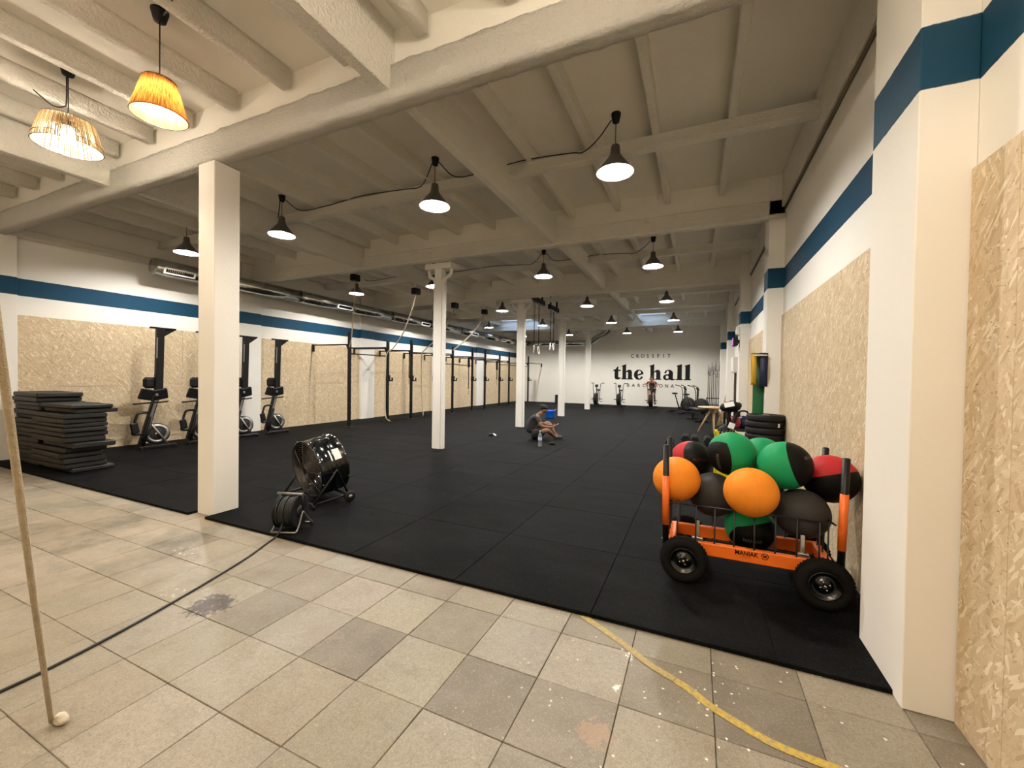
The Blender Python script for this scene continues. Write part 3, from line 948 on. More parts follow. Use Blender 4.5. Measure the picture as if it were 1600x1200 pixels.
for k, (ya, yb, ys, zr) in enumerate(((12.05, 13.12, (12.20, 12.62), (2.42, 2.40)), (13.63, 14.65, (13.78, 14.12), (2.62, 2.63)))):
    t = thing('ring_beam', ('black ceiling beam for rings beside the bracketed column', 'black ceiling beam for rings beyond the bracketed column')[k], 'beam', (-4.75, (ya + yb) / 2, 4.0))
    MB().box((0, 0, 0), (.09, yb - ya, .17), bev=.01).build('beam_body', M_blk, t)
    for s_ in (-.35, .35):
        MB().box((0, s_, .25), (.05, .05, .36)).build('hanger', M_blk, t)
    for q, (y, z) in enumerate(zip(ys, zr)):
        o = thing('hanging_ring', ('pale ring on a long strap, %s under the ceiling beam %s the column head' % (('nearer', 'farther')[q], ('beside', 'beyond')[k])), 'ring', (-4.75, y, 3.92), group='pale rings on long straps')
        MB().tube([(0, -.005, 0), (.01, .0, z - 3.92 + .12)], .008, 5).build('strap', M_blkm, o)
        MB().tube([(0, .10, 0), (.01, .02, z - 3.92 + .12)], .006, 5).build('strap', M_blkm, o)
        MB().ring((.01, 0, z - 3.92), (.9, .4 - .3 * q, 0), .115, .016, 24, 6).build('ring', M_paper, o)

# ------------------------------------------------------------------ rowing machines stood on end
M_grey = mat('dark_grey_plastic', (.014, .014, .0145), .5)
M_alu = mat('dull_aluminium', (.30, .29, .28), .4, .9)


def rower():
    t = thing('rowing_machine', '', 'rower', group='rowing machines stood on end along the left wall')
    b = MB(); b.tube([(0, -.22, .10), (0, .05, 1.13), (0, .075, 1.5)], .01, 4); b = MB()
    def beam(p0, p1, w, d):
        p0, p1 = Vector(p0), Vector(p1); a = (p1 - p0)
        q = MB(); Mx = Matrix.Translation((p0 + p1) / 2) @ axis_m(a)
        q.box((0, 0, 0), (d, w, a.length), Mx, .006); return q
    rl = beam((0, -.22, .10), (0, .055, 1.15), .095, .07); rl.box((.037, -.06, .70), (.006, .04, .85), Matrix.Rotation(-.256, 4, 'X')); rl.build('lower_rail', M_blk, t)
    MB().box((.042, -.075, .65), (.008, .045, .9), Matrix.Rotation(-.256, 4, 'X')).build('rail_strip', M_alu, t)
    beam((0, .055, 1.12), (0, .08, 2.34), .125, .075).build('monorail', M_blk, t)
    MB().box((.04, .012, 1.95), (.006, .02, .4), Matrix.Rotation(-.02, 4, 'X')).build('rail_decal', M_alu, t)
    b = MB(); b.box((0, .13, 2.335), (.07, .42, .035), bev=.006); b.prism([(0, 0), (.20, 0), (0, -.15)], .04, Matrix(((0, 0, 1, -.02), (1, 0, 0, .13), (0, 1, 0, 2.32), (0, 0, 0, 1)))); b.build('rear_foot', M_blk, t)
    MB().box((-.07, -.0, 1.27), (.10, .33, .22), bev=.045).build('seat', M_blkm, t)
    for s_ in (-1, 1):
        MB().box((.06, -.05 + s_ * .115, 1.05), (.06, .22, .21), Matrix.Rotation(.22, 4, 'Y') @ Matrix.Rotation(.22 * s_, 4, 'X'), .015).build('footplate', M_blkm, t)
    MB().box((.10, -.02, 1.04), (.02, .05, .05), bev=.008).build('buckle', M_alu, t)
    MB().tube(curve_pts([(.03, -.36, .87), (.05, -.15, .885), (.05, -.03, .89), (.05, .05, .89), (.03, .20, .90)], 4), .016, 7).build('handle', M_blkm, t)
    fw = MB().lathe([(.03, -.075), (.19, -.075), (.205, -.05), (.205, .05), (.19, .075), (.03, .075)], 28, Matrix.Translation((-.02, .03, .28)) @ axis_m((1, -.25, 0))).build('flywheel', M_grey, t)
    MB().lathe([(.12, .080), (.185, .080), (.185, .072), (.12, .072)], 28, Matrix.Translation((-.02, .03, .28)) @ axis_m((1, -.25, 0)), close=True).build('flywheel_mesh', M_alu, fw)
    MB().tube(curve_pts([(.02, -.10, .70), (.02, -.24, .70), (.02, -.30, .64), (.03, -.36, .38), (.03, -.34, .30), (.03, -.20, .30)], 4), .024, 7).build('monitor_arm', M_blk, t)
    MB().box((.03, -.33, .42), (.05, .12, .20), Matrix.Rotation(.2, 4, 'X'), .015).build('monitor', M_blkm, t)
    MB().tube([(.08, -.24, .02), (.08, -.08, .62)], .026, 7).build('front_leg', M_blk, t)
    MB().tube([(.10, .18, .04), (.08, -.10, .48)], .020, 7).build('front_leg', M_alu, t)
    b = MB(); b.box((.12, 0, .045), (.06, .60, .05), bev=.01); b.box((.12, -.28, .02), (.07, .05, .04), bev=.005); b.box((.12, .28, .02), (.07, .05, .04), bev=.005); b.build('base_foot', M_blk, t)
    return t


r0 = rower(); r0.location = (-9.6, 4.45, .025)
r0['label'] = 'black rowing machine stood on end, first after the stacked mats'
for dy, lb_ in ((.80, 'black rowing machine stood on end, half hidden by the square column'), (1.68, 'black rowing machine stood on end in front of the white wall pillar'), (2.49, 'black rowing machine stood on end, last before the pull-up rig')):
    copy_thing(r0, (-9.6, 4.45 + dy, .025), None, lb_)

# ------------------------------------------------------------------ stacked foam mats
M_foam = mat('black_foam_vinyl', (.0085, .008, .007), .55, bump=.1, bscale=40, var=.25, vscale=5)
M_foam2 = mat('dark_foam_side', (.030, .028, .023), .7, bump=.15, bscale=60, var=.25, vscale=5)
for st, (cx, cy, lx, ly, n) in enumerate(((-8.70, 2.96, .98, .48, 14), (-9.74, 3.05, .98, .52, 16))):
    z = .025
    for k in range(n):
        h = rnd.choice((.062, .072, .078)) if st == 0 else rnd.choice((.068, .074))
        if st == 0 and k == n - 1: h = .06
        jx, jy = rnd.uniform(-.05, .05), rnd.uniform(-.035, .035)
        if st == 0 and k in (0, 5): jx += .08; jy += .05
        if st == 0 and k >= n - 2: jx, jy = (.03, .06) if k == n - 1 else (.0, .12)
        wh = 'bottom' if k == 0 else 'top' if k == n - 1 else None
        o = MB().box((0, 0, h / 2), (lx, ly, h - .004), bev=.012).build('foam_mat', M_foam, None, (cx + jx, cy + jy, z))
        o.rotation_euler = (0, 0, rnd.uniform(-.035, .035))
        stn = ('front stack beside the rowers', 'rear stack by the left wall')[st]
        ords = ['bottom', 'second', 'third', 'fourth', 'fifth', 'sixth', 'seventh', 'eighth', 'ninth', 'tenth', 'eleventh', 'twelfth', 'thirteenth', 'fourteenth', 'fifteenth', 'sixteenth']
        pos_ = 'topmost' if k == n - 1 else 'lowest' if k == 0 else ords[k] + ' from below'
        tag(o, 'black foam mat, %s in the %s' % (pos_, stn), 'mat', 'black foam mats in the ' + stn)
        z += h

# ------------------------------------------------------------------ drum fan
fan = thing('drum_fan', 'glossy black drum fan tilted on a wheeled tube frame', 'fan', (-4.07, 3.53, .025))
ax = Vector((-.22, -.93, -.17)).normalized()          # towards the intake grille
cc = Vector((0.0, 0.0, .395))
Mf = Matrix.Translation(cc) @ axis_m(ax)
# give the local x axis a level direction
lev = Vector((0, 0, 1)).cross(ax).normalized(); upv = ax.cross(lev)
Mf = Matrix.Translation(cc) @ Matrix((lev, upv, ax)).transposed().to_4x4()
FR, FL = .335, .165
MB().lathe([(FR + .008, -FL), (FR + .008, -FL + .02), (FR, -FL + .025), (FR, -.03), (FR + .004, -.02), (FR + .004, .0), (FR, .01), (FR, FL - .025), (FR + .008, FL - .02), (FR + .008, FL), (FR - .012, FL), (FR - .012, -FL)], 48, Mf, True, True).build('drum', M_blks, fan)
M_grill = mat('grey_wire_grille', (.13, .115, .10), .35, .6)
for zz in (FL - .004, -FL + .004):
    gb = MB()
    for k in range(14):
        rr = .05 + k * .0205
        gb.lathe([(rr + .0026 * math.cos(2 * PI * i / 4), zz + (.035 * (1 - (rr / FR) ** 2)) * (1 if zz > 0 else -1) + .0026 * math.sin(2 * PI * i / 4)) for i in range(4)], 36, Mf, True, True)
    for k in range(8):
        a = 2 * PI * k / 8
        sgn = 1 if zz > 0 else -1
        gb.tube([Mf @ Vector((r * math.cos(a), r * math.sin(a), zz + sgn * .035 * (1 - (r / FR) ** 2))) for r in (.05, .15, .25, FR - .01)], .0035, 5)
    gb.build('guard_grille', M_grill, fan)['kind'] = 'stuff'
mo = MB().lathe([(.0005, .12), (.065, .115), (.08, .09), (.08, -.06), (.0005, -.07)], 24, Mf).build('motor', M_blkm, fan)
MB().box((0, 0, 0), (.13, .20, .05), Mf @ Matrix.Translation((.02, -.02, .135)), .012).build('switch_box', M_blkm, mo)
for s_ in (-.06, .05):
    MB().lathe([(.016, .155), (.03, .165), (.034, .17), (.03, .175), (.016, .165)], 16, Mf @ Matrix.Translation((-.005, s_ - .01, 0)), close=True).build('control_knob', M_alu, mo)
for k in range(5):
    a = 2 * PI * k / 5
    bl = MB()
    c0 = Mf @ Matrix.Rotation(a, 4, 'Z') @ Matrix.Translation((.19, 0, -.02)) @ Matrix.Rotation(.55, 4, 'X')
    bl.box((0, 0, 0), (.24, .15, .006), c0, .002)
    bl.build('fan_blade', M_blkm, fan)
# carry handles, label, bolts
for a in (R(62), R(142)):
    hb = MB()
    q = lambda r, z, da=0.0: Mf @ Vector((r * math.cos(a + da), r * math.sin(a + da), z))
    hb.tube([q(FR, .11), q(FR + .05, .10), q(FR + .05, -.04), q(FR, -.05)], .010, 7)
    hb.build('carry_handle', M_blk, fan)
lbm = MB(); a0, a1 = R(18), R(40)
# sticker follows the drum on the side seen from the tiles
vs = []
side = -1 if (Mf.to_3x3() @ Vector((1, 0, 0))).dot(Vector((.75, -.65, 0))) < 0 else 1
for i in range(5):
    a = (a0 + (a1 - a0) * i / 4); ca = math.cos(a) * side
    for z in (-.105, .02): vs.append((( FR + .0025) * ca, (FR + .0025) * math.sin(a), z))
lbm.add(vs, [(2 * i, 2 * i + 1, 2 * i + 3, 2 * i + 2) for i in range(4)], True, Mf)
lbm.build('rating_label', M_paper, fan)
bb = MB()
for k in range(8):
    a = 2 * PI * (k + .5) / 8
    for z in (FL - .01, -FL + .01):
        bb.sphere(Mf @ Vector(((FR + .010) * math.cos(a), (FR + .010) * math.sin(a), z)), .010, 8, 6)
for sx in (-1, 1):
    for dz in (-.02, .03): bb.sphere(Mf @ Vector((sx * (FR + .012), -.03, dz)), .012, 8, 6)
bo = bb.build('bolts', M_chrome, fan); bo['kind'] = 'stuff'; bo.name = 'bolt'
# frame: two side yokes, base tubes, wheels
Lv = Vector((lev.x, lev.y, 0)).normalized(); Fw = Vector((ax.x, ax.y, 0)).normalized()
for sx in (-1, 1):
    piv = cc + Lv * sx * (FR + .03)
    f0 = Lv * sx * (FR + .02) + Fw * .26 + Vector((0, 0, .05)); b0 = Lv * sx * (FR + .02) - Fw * .15 + Vector((0, 0, .085))
    MB().tube([tuple(f0), tuple(piv), tuple(b0)], .014, 8).build('yoke', M_blk, fan)
    MB().tube([tuple(f0), tuple(b0)], .014, 8).build('base_tube', M_blk, fan)
    wq = b0 + Vector((0, 0, -.02))
    wh = MB().lathe([(.0005, -.02), (.05, -.02), (.064, -.012), (.064, .012), (.05, .02), (.0005, .02)], 20, Matrix.Translation(wq + Lv * sx * .03) @ axis_m(Lv)).build('wheel', M_blkm, fan)
    MB().lathe([(.0005, .024), (.026, .022), (.028, -.022), (.0005, -.024)], 14, Matrix.Translation(wq + Lv * sx * .03) @ axis_m(Lv)).build('hub_cap', M_chrome, wh)
    MB().cyl(tuple(f0 + Vector((0, 0, -.05))), tuple(f0), .018, .016, 10).build('rubber_foot', M_blkm, fan)
MB().tube([tuple(Lv * -(FR + .02) + Fw * .26 + Vector((0, 0, .05))), tuple(Lv * (FR + .02) + Fw * .26 + Vector((0, 0, .05)))], .014, 8).build('base_tube', M_blk, fan)
MB().tube([tuple(Lv * -(FR + .02) - Fw * .15 + Vector((0, 0, .085))), tuple(Lv * (FR + .02) - Fw * .15 + Vector((0, 0, .085)))], .014, 8).build('base_tube', M_blk, fan)
fo = fan.location
i0 = Mf @ Vector((.02, -.10, .16))
MB().tube(curve_pts([tuple(i0), tuple(i0 + Vector((.01, -.05, -.12))), (.16, -.62, .015), (.26, -.68, .01), (.40, -.60, .01), (.50, -.66, .01), (.54, -.74, .06), (.56, -.80, .15)], 7), .006, 6).build('power_cord', M_cable, fan)

# ------------------------------------------------------------------ cable reel
reel = thing('cable_reel', 'black cable reel on a bent tube stand, at the edge of the rubber', 'reel', (-3.50, 2.70, .025))
ra = Vector((.93, .37, 0)).normalized()
rc = Vector((0, 0, .18))
rp = Vector((-ra.y, ra.x, 0))
Mr = Matrix.Translation(rc) @ Matrix((rp, ra.cross(rp), ra)).transposed().to_4x4()
MB().lathe([(.0005, .088), (.10, .088), (.145, .094), (.158, .090), (.158, .082), (.05, .080), (.05, -.080), (.158, -.082), (.158, -.090), (.10, -.09), (.0005, -.088)], 32, Mr).build('drum', M_blkm, reel)
for k in range(9):
    z = -.066 + k * .0165
    wdg = MB(); tl = rnd.uniform(-.05, .05)
    wdg.ring((0, 0, 0), (0, 0, 1), .134 + rnd.uniform(-.006, .006), .0095, 28, 6)
    wdg.v = [tuple(Mr @ (Vector((0, 0, z)) + Matrix.Rotation(tl, 3, 'X') @ Vector(v))) for v in wdg.v]
    wdg.build('cable_turn', M_cable, reel)
st = MB()
for s_ in (1, -1):
    e = ra * (.115 * s_) 
    st.tube(curve_pts([tuple(e + rc), tuple(e * 1.0 - rp * .07 + Vector((0, 0, .05))), tuple(e * 1.02 - rp * .12 + Vector((0, 0, .012)))], 5), .009, 7)
    st.tube(curve_pts([tuple(e + rc), tuple(e * 1.0 + rp * .09 + Vector((0, 0, .08))), tuple(e + rp * .17 + Vector((0, 0, .012)))], 5), .009, 7)
st.tube([tuple(ra * .117 - rp * .12 + Vector((0, 0, .012))), tuple(-ra * .117 - rp * .12 + Vector((0, 0, .012)))], .009, 7)
st.tube([tuple(ra * .117 + rp * .17 + Vector((0, 0, .012))), tuple(-ra * .117 + rp * .17 + Vector((0, 0, .012)))], .009, 7)
M_tubes = mat('worn_grey_tube', (.22, .22, .21), .4, .7)
st.build('stand', M_tubes, reel)
hd = MB()
hd.tube([tuple(ra * .115 + rc), tuple(ra * .11 + Vector((0, 0, .335)))], .009, 7)
hd.tube([tuple(-ra * .115 + rc), tuple(-ra * .11 + Vector((0, 0, .335)))], .009, 7)
hd.build('handle_frame', M_blk, reel)
MB().tube([tuple(-ra * .13 + Vector((0, 0, .34))), tuple(ra * .12 + Vector((0, 0, .335)))], .014, 10).build('handle_grip', M_tubes, reel)
MB().lathe([(.0005, .10), (.045, .098), (.05, .088)], 20, Mr).build('socket_plate', M_grey, reel)
cabp = [(-3.47, 2.59, .12), (-3.46, 2.545, .04), (-3.47, 2.50, .008), (-3.43, 2.42, .008), (-3.28, 2.11, .008), (-3.12, 1.66, .008), (-3.0, 1.26, .008), (-2.94, .97, .008), (-2.92, .76, .008), (-2.92, .3, .008)]
tag(MB().tube(curve_pts(cabp, 6), .0075, 7).build('floor_cable', M_cable), 'black cable running from the reel across the tiles', 'cable')

# ------------------------------------------------------------------ rope tied down on the tiles
tr = thing('tethered_rope', 'pale twisted rope slanting down to a lump of plaster on the tiles', 'rope', (-2.47, .78, 0))
d_ = (Vector((-1.45, .38, 1.53)) - Vector((-2.47, .78, .01)))
MB().tube([(0, 0, .01), tuple(d_ * .5 + Vector((0, 0, -.012))), tuple(d_), tuple(d_ * 1.72)], .0085, 8).build('strand', M_ropem, tr)
lm = MB(); lm.sphere((.03, .02, .018), .03, 12, 8, (1.25, .8, .75)); lm.v = [tuple(Vector(v) * (1 + .18 * noise.noise(Vector(v) * 60))) for v in lm.v]
lm.build('plaster_lump', mat('plaster_lump', (.62, .55, .44), .9, bump=.5, bscale=60), tr)
# ------------------------------------------------------------------ ball cart
cart = thing('ball_cart', 'orange and black wheeled cart with a wire basket of wall balls', 'cart', (.337, 3.51, .025))
M_tyre = mat('black_tyre', (.007, .0066, .006), .85, bump=.15, bscale=120, spec=.12)
M_wire2 = mat('black_wire', (.010, .009, .009), .45)
PX0, PX1, PY0, PY1 = -.19 - .337, .868 - .337, 3.28 - 3.51, 3.745 - 3.51
for (x, y) in ((PX0, PY0), (PX1, PY0), (PX0, PY1), (PX1, PY1)):
    lean = Vector((.012 if x < 0 else .022, 0, 0)) * (-1 if x < 0 else 1)
    f = lambda z: tuple(Vector((x, y, z)) + lean * (z - .2))
    po = MB().tube([f(.17), f(.985)], .022, 14).build('post', M_blk, cart)
    MB().tube([f(.395), f(.76)], .0245, 14).build('orange_sleeve', M_orange, po)
    MB().sphere(f(.985), .0215, 12, 6, (1, 1, .35)).build('post_cap', M_blkm, po)
    for z in (.215, .285):
        MB().sphere((x + (-.024 if x < 0 else .024), y, z), .009, 8, 6).build('bolt', M_chrome, po)
for nm, y in (('front_beam', 3.335 - 3.51), ('rear_beam', 3.70 - 3.51)):
    MB().box((.003, y, .242), (1.02, .05, .092), bev=.006).build(nm, M_orange, cart)
for x in (PX0 + .04, PX1 - .04):
    MB().box((x, .01, .242), (.05, .33, .09), bev=.006).build('end_beam', M_orange, cart)
for x in (-.40, .44):
    MB().tube([(x, -.25, .165), (x, .27, .165)], .014, 10).build('axle', M_steel, cart)
    for y, so in ((3.255 - 3.51, -1), (3.79 - 3.51, 1)):
        Mw = Matrix.Translation((x, y, .165)) @ axis_m((0, so, 0))
        wl_ = MB().lathe([(.092, -.038), (.125, -.047), (.150, -.040), (.163, -.020), (.1645, 0), (.163, .020), (.150, .040), (.125, .047), (.092, .038), (.088, 0)], 40, Mw, True, True).build('wheel', M_tyre, cart)
        MB().lathe([(.093, -.036), (.095, .0), (.093, .040), (.086, .042), (.080, .018), (.045, .010), (.040, .030), (.0005, .032), (.0005, -.03), (.08, -.03)], 28, Mw).build('rim', M_blks, wl_)
        nb = MB()
        for k in range(4):
            a = 2 * PI * k / 4 + .4
            nb.sphere(Mw @ Vector((.027 * math.cos(a), .027 * math.sin(a), .034)), .0065, 8, 5)
        nb.sphere(Mw @ Vector((0, 0, .036)), .011, 10, 6)
        nb.build('wheel_nut', M_chrome, wl_)['kind'] = 'stuff'
        tb = MB()
        for k in range(44):
            a = 2 * PI * k / 44
            tb.box((0, 0, 0), (.004, .008, .05), Mw @ Matrix.Rotation(a, 4, 'Z') @ Matrix.Translation((.1645, 0, 0)))
        tb.build('tread', M_tyre, wl_)['kind'] = 'stuff'
# wire basket
bk = MB(); bx0, bx1, by0, by1, bt, bf = -.51, .49, -.188, .20, .55, .195
loop = lambda z, e=0: [(bx0 - e, by0 - e, z), (bx1 + e, by0 - e, z), (bx1 + e, by1 + e, z), (bx0 - e, by1 + e, z)]
bk.tube(loop(bt), .006, 6, True); bk.tube(loop(bf + .03), .005, 6, True)
basket = bk.build('basket_rim', M_wire2, cart)
for k in range(8):
    x = bx0 + (bx1 - bx0) * (k + .5) / 8
    MB().tube([(x, by0, bt), (x, by0, bf + .06), (x, by0 + .04, bf), (x, by1 - .04, bf), (x, by1, bf + .06), (x, by1, bt)], .0055, 6).build('basket_wire', M_wire2, cart)
for k in range(3):
    y = by0 + (by1 - by0) * (k + .5) / 3
    MB().tube([(bx0, y, bt), (bx0, y, bf + .06), (bx0 + .04, y, bf), (bx1 - .04, y, bf), (bx1, y, bf + .06), (bx1, y, bt)], .0055, 6).build('basket_wire', M_wire2, cart)
MB().tube([(bx1, by0, bt), (bx1 + .03, by0 + .03, bt - .02), (bx1, by0 + .06, bt)], .006, 6).build('basket_hook', M_wire2, cart)
for x in (-.31, .34):
    MB().box((x, -.16, .36), (.028, .012, .15), bev=.003).build('basket_bracket', M_steel, cart)
    MB().box((x, -.165, .298), (.075, .03, .03), bev=.003).build('bracket_foot', M_steel, cart)


# heavy block lettering on the front beam
def text_mesh(body, size, ext=.0, bold=0.0, sx=1.0, spacing=1.0):
    cu = bpy.data.curves.new('txt', 'FONT'); cu.body = body; cu.size = size; cu.extrude = ext; cu.offset = bold; cu.align_x = 'CENTER'; cu.space_character = spacing
    ob = bpy.data.objects.new('txt', cu); C.objects.link(ob)
    dg = bpy.context.evaluated_depsgraph_get(); dg.update()
    me = bpy.data.meshes.new_from_object(ob.evaluated_get(dg))
    bpy.data.objects.remove(ob)
    for v in me.vertices: v.co.x *= sx
    return me


def lettering(name, me, m_, M, parent=None):
    me.materials.clear(); me.materials.append(m_)
    me.transform(M)
    o = bpy.data.objects.new(name, me); C.objects.link(o)
    if parent: o.parent = parent
    return o


front = lambda x, y, z: Matrix.Translation((x, y, z)) @ Matrix.Rotation(PI / 2, 4, 'X')
fy = 3.335 - 3.51 - .0255
lettering('lettering', text_mesh('MANIAK', .044, .0008, .0010, .86), M_ink, front(.005, fy, .246), cart)
lettering('lettering', text_mesh('F I T N E S S', .011, .0005, .0, 1.0), M_ink, front(.005, fy, .229), cart)
lg = MB(); lg.ring((.118, fy, .260), (0, 1, 0), .022, .0028, 6, 4)
lg.build('emblem', M_ink, cart)
lettering('emblem', text_mesh('M', .028, .0006, .0006, 1.0), M_ink, front(.118, fy, .250), cart)


def ball_mat(name, col, panels_, dark=(.0045, .0043, .0041)):
    g = N(name); p = g.n('ShaderNodeTexCoord').outputs['Object']
    nv = g.n('ShaderNodeVectorMath', operation='NORMALIZE'); g.put(nv.inputs[0], p); nn = nv.outputs[0]
    c = None; base = g.mix(g.noise(p, 18, 5, .6), [k * .9 for k in col], [min(1, k * 1.1) for k in col])
    mask = None
    for pl in panels_:
        mk = None
        for (a, th) in pl:
            d = g.n('ShaderNodeVectorMath', operation='DOT_PRODUCT'); g.put(d.inputs[0], nn); d.inputs[1].default_value = Vector(a).normalized()
            s_ = g.step(d.outputs['Value'], th - .006, th + .006)
            mk = s_ if mk is None else g.math('MULTIPLY', mk, s_)
        mask = mk if mask is None else g.math('MAXIMUM', mask, mk)
    g.put(g.b.inputs['Base Color'], g.mix(mask, base, dark) if mask is not None else base)
    g.b.inputs['Roughness'].default_value = .5
    g.b.inputs['Specular IOR Level'].default_value = .12
    g.bump(g.noise(p, 120, 3), .12, .002)
    return g.m


ORA, GRN, RED, GRY = (.80, .26, .025), (.012, .26, .10), (.42, .025, .03), (.036, .035, .034)
# camera-side axes: left -x, right +x, towards the tiles -y
balls = [
    ('orange wall ball on the left end of the cart, beside the post', (-.131, 3.466, .727), ORA, []),
    ('orange wall ball in the middle of the cart, above the lettering', (.363, 3.334, .717), ORA, []),
    ('plain grey wall ball low at the right end of the basket', (.695, 3.501, .568), GRY, []),
    ('green wall ball with a black band, lowest in the basket', (.395, 3.64, .372), GRN, [[((.35, -.75, -.65), .25), ((.3, -.2, -1), -.2)]]),
    ('plain grey wall ball between the two orange ones', (.131, 3.646, .594), GRY, []),
    ('green wall ball with a black panel on its left, at the top of the heap', (.261, 3.667, .926), GRN, [[((-.92, -.35, -.15), .42), ((-.55, -.75, -.70), .28)]]),
    ('green wall ball with a black panel on its right, at the top of the heap', (.591, 3.518, .896), GRN, [[((.95, -.30, .32), .36), ((.6, -.8, .35), .30)]]),
    ('red wall ball with a large black panel, behind the left orange one', (-.031, 3.887, .803), RED, [[((.62, -.52, .35), .42)], [((.9, -.1, -.5), .55)]]),
    ('red wall ball with a black lower half, beside the right post', (.893, 3.655, .803), RED, [[((.25, -.25, -.9), -.12)]]),
    ('green wall ball wedged at the back between the two top green ones', (.502, 3.95, .864), GRN, []),
]
M_print = mat('pale_print', (.14, .14, .135), .6)
M_printr = mat('dull_red_print', (.10, .01, .014), .6)
for i, (lb_, c, col, pl) in enumerate(balls):
    rr = .172
    b = MB(); b.sphere((0, 0, 0), rr, 40, 24, (1.015, 1.0, .985))
    o = b.build('wall_ball', ball_mat('wall_ball_vinyl', col, pl), None, c)
    tag(o, lb_, 'ball', 'wall balls heaped in the orange cart')
    if not pl and i in (0, 1):     # stitched seams
        for a in ((0, .25, 1), (1, .2, .1)):
            MB().ring((0, 0, 0), a, rr - .0008, .0012, 60, 4).build('seam', M_orange, o)
    if pl and i in (3, 5, 6, 7):
        n = {3: (.02, -.93, -.37), 5: (-.62, -.70, -.30), 6: (.80, -.42, .42), 7: (.42, -.80, .15)}[i]
        n = Vector(n).normalized(); u_ = Vector((0, 0, 1)).cross(n).normalized() * 1.0; v_ = n.cross(u_)
        if i == 5: u_, v_ = -v_, u_
        me = text_mesh('MANIAK', .040, .0003, .0006, .9)
        for q in me.vertices:
            x, y = q.co.x, q.co.y
            d = (n * rr * 1.004 + u_ * x + v_ * y).normalized() * (rr * 1.008)
            q.co = d
        me.materials.clear(); me.materials.append(M_printr if i == 7 else M_print)
        lo = bpy.data.objects.new('lettering', me); C.objects.link(lo); lo.parent = o


# ------------------------------------------------------------------ people
def skin_body(name, nodes, edges, m_, parent=None, sub=2, root=0, extra=None):
    """nodes: list of (x,y,z,rx[,ry]); a continuous skinned surface"""
    me = bpy.data.meshes.new(name)
    me.from_pydata([n[:3] for n in nodes], edges, [])
    ob = bpy.data.objects.new(name, me); C.objects.link(ob)
    md = ob.modifiers.new('skin', 'SKIN'); md.branch_smoothing = .6
    lay = me.skin_vertices[0] if me.skin_vertices else None
    if lay is None:
        bm = bmesh.new(); bm.from_mesh(me); bm.verts.layers.skin.verify(); bm.to_mesh(me); bm.free(); lay = me.skin_vertices[0]
    for i, n in enumerate(nodes):
        r = n[3]; r2 = n[4] if len(n) > 4 else r
        lay.data[i].radius = (r, r2); lay.data[i].use_root = (i == root)
    ss = ob.modifiers.new('ss', 'SUBSURF'); ss.levels = sub; ss.render_levels = sub
    dg = bpy.context.evaluated_depsgraph_get(); dg.update()
    out = bpy.data.meshes.new_from_object(ob.evaluated_get(dg))
    bpy.data.objects.remove(ob)
    for p in out.polygons: p.use_smooth = True
    out.materials.clear(); out.materials.append(m_)
    o = bpy.data.objects.new(name, out); C.objects.link(o)
    if parent: o.parent = parent
    return o


M_skin = mat('skin', (.22, .108, .060), .5, var=.08, vscale=12)
M_hair = mat('black_hair', (.010, .009, .008), .7, bump=.6, bscale=120)
M_tee = mat('charcoal_cotton', (.026, .026, .028), .9, bump=.2, bscale=90, var=.12, vscale=9)
M_short = mat('dark_shorts', (.006, .006, .007), .85, bump=.15)
M_shoe = mat('black_trainer', (.006, .006, .006), .6)
man = thing('person', 'man in a charcoal T-shirt sitting on the rubber floor looking at his phone', 'person', (-3.62, 9.30, .025), math.atan2(.41, .91))
nod = [(.02, 0, .13, .125, .10), (-.03, 0, .30, .115, .14), (.03, 0, .44, .115, .15), (.10, 0, .535, .085, .13), (.175, 0, .60, .055, .055),        # pelvis..neck 0-4
       (.228, 0, .655, .066), (.270, 0, .705, .104, .088), (.282, 0, .750, .090, .080),                                           # skull
       (.358, 0, .682, .022), (.380, 0, .664, .013),                                                                   # nose
       (.312, 0, .632, .050),                                                                                          # chin
       # near arm (-y)
       (.12, -.17, .52, .058), (.18, -.245, .37, .045), (.21, -.25, .33, .042), (.36, -.17, .305, .036), (.47, -.075, .30, .026), (.515, -.05, .305, .026),
       # far arm (+y)
       (.12, .17, .52, .058), (.20, .24, .38, .045), (.24, .235, .345, .042), (.38, .14, .325, .036), (.47, .05, .32, .026), (.515, .03, .325, .026),
       # near leg
       (.07, -.11, .12, .095), (.22, -.24, .20, .078), (.335, -.31, .255, .060), (.42, -.22, .18, .055), (.50, -.10, .10, .036), (.55, -.07, .07, .034), (.63, -.06, .055, .030),
       # far leg
       (.07, .11, .12, .095), (.24, .21, .26, .078), (.40, .25, .375, .060), (.48, .18, .27, .056), (.55, .09, .13, .037), (.59, .07, .085, .034), (.67, .07, .06, .030)]
edg = [(0, 1), (1, 2), (2, 3), (3, 4), (4, 5), (5, 6), (6, 7), (6, 8), (8, 9), (5, 10), (3, 11), (11, 12), (12, 13), (13, 14), (14, 15), (15, 16), (3, 17), (17, 18), (18, 19), (19, 20), (20, 21), (21, 22),
       (0, 23), (23, 24), (24, 25), (25, 26), (26, 27), (27, 28), (28, 29), (0, 30), (30, 31), (31, 32), (32, 33), (33, 34), (34, 35), (35, 36)]
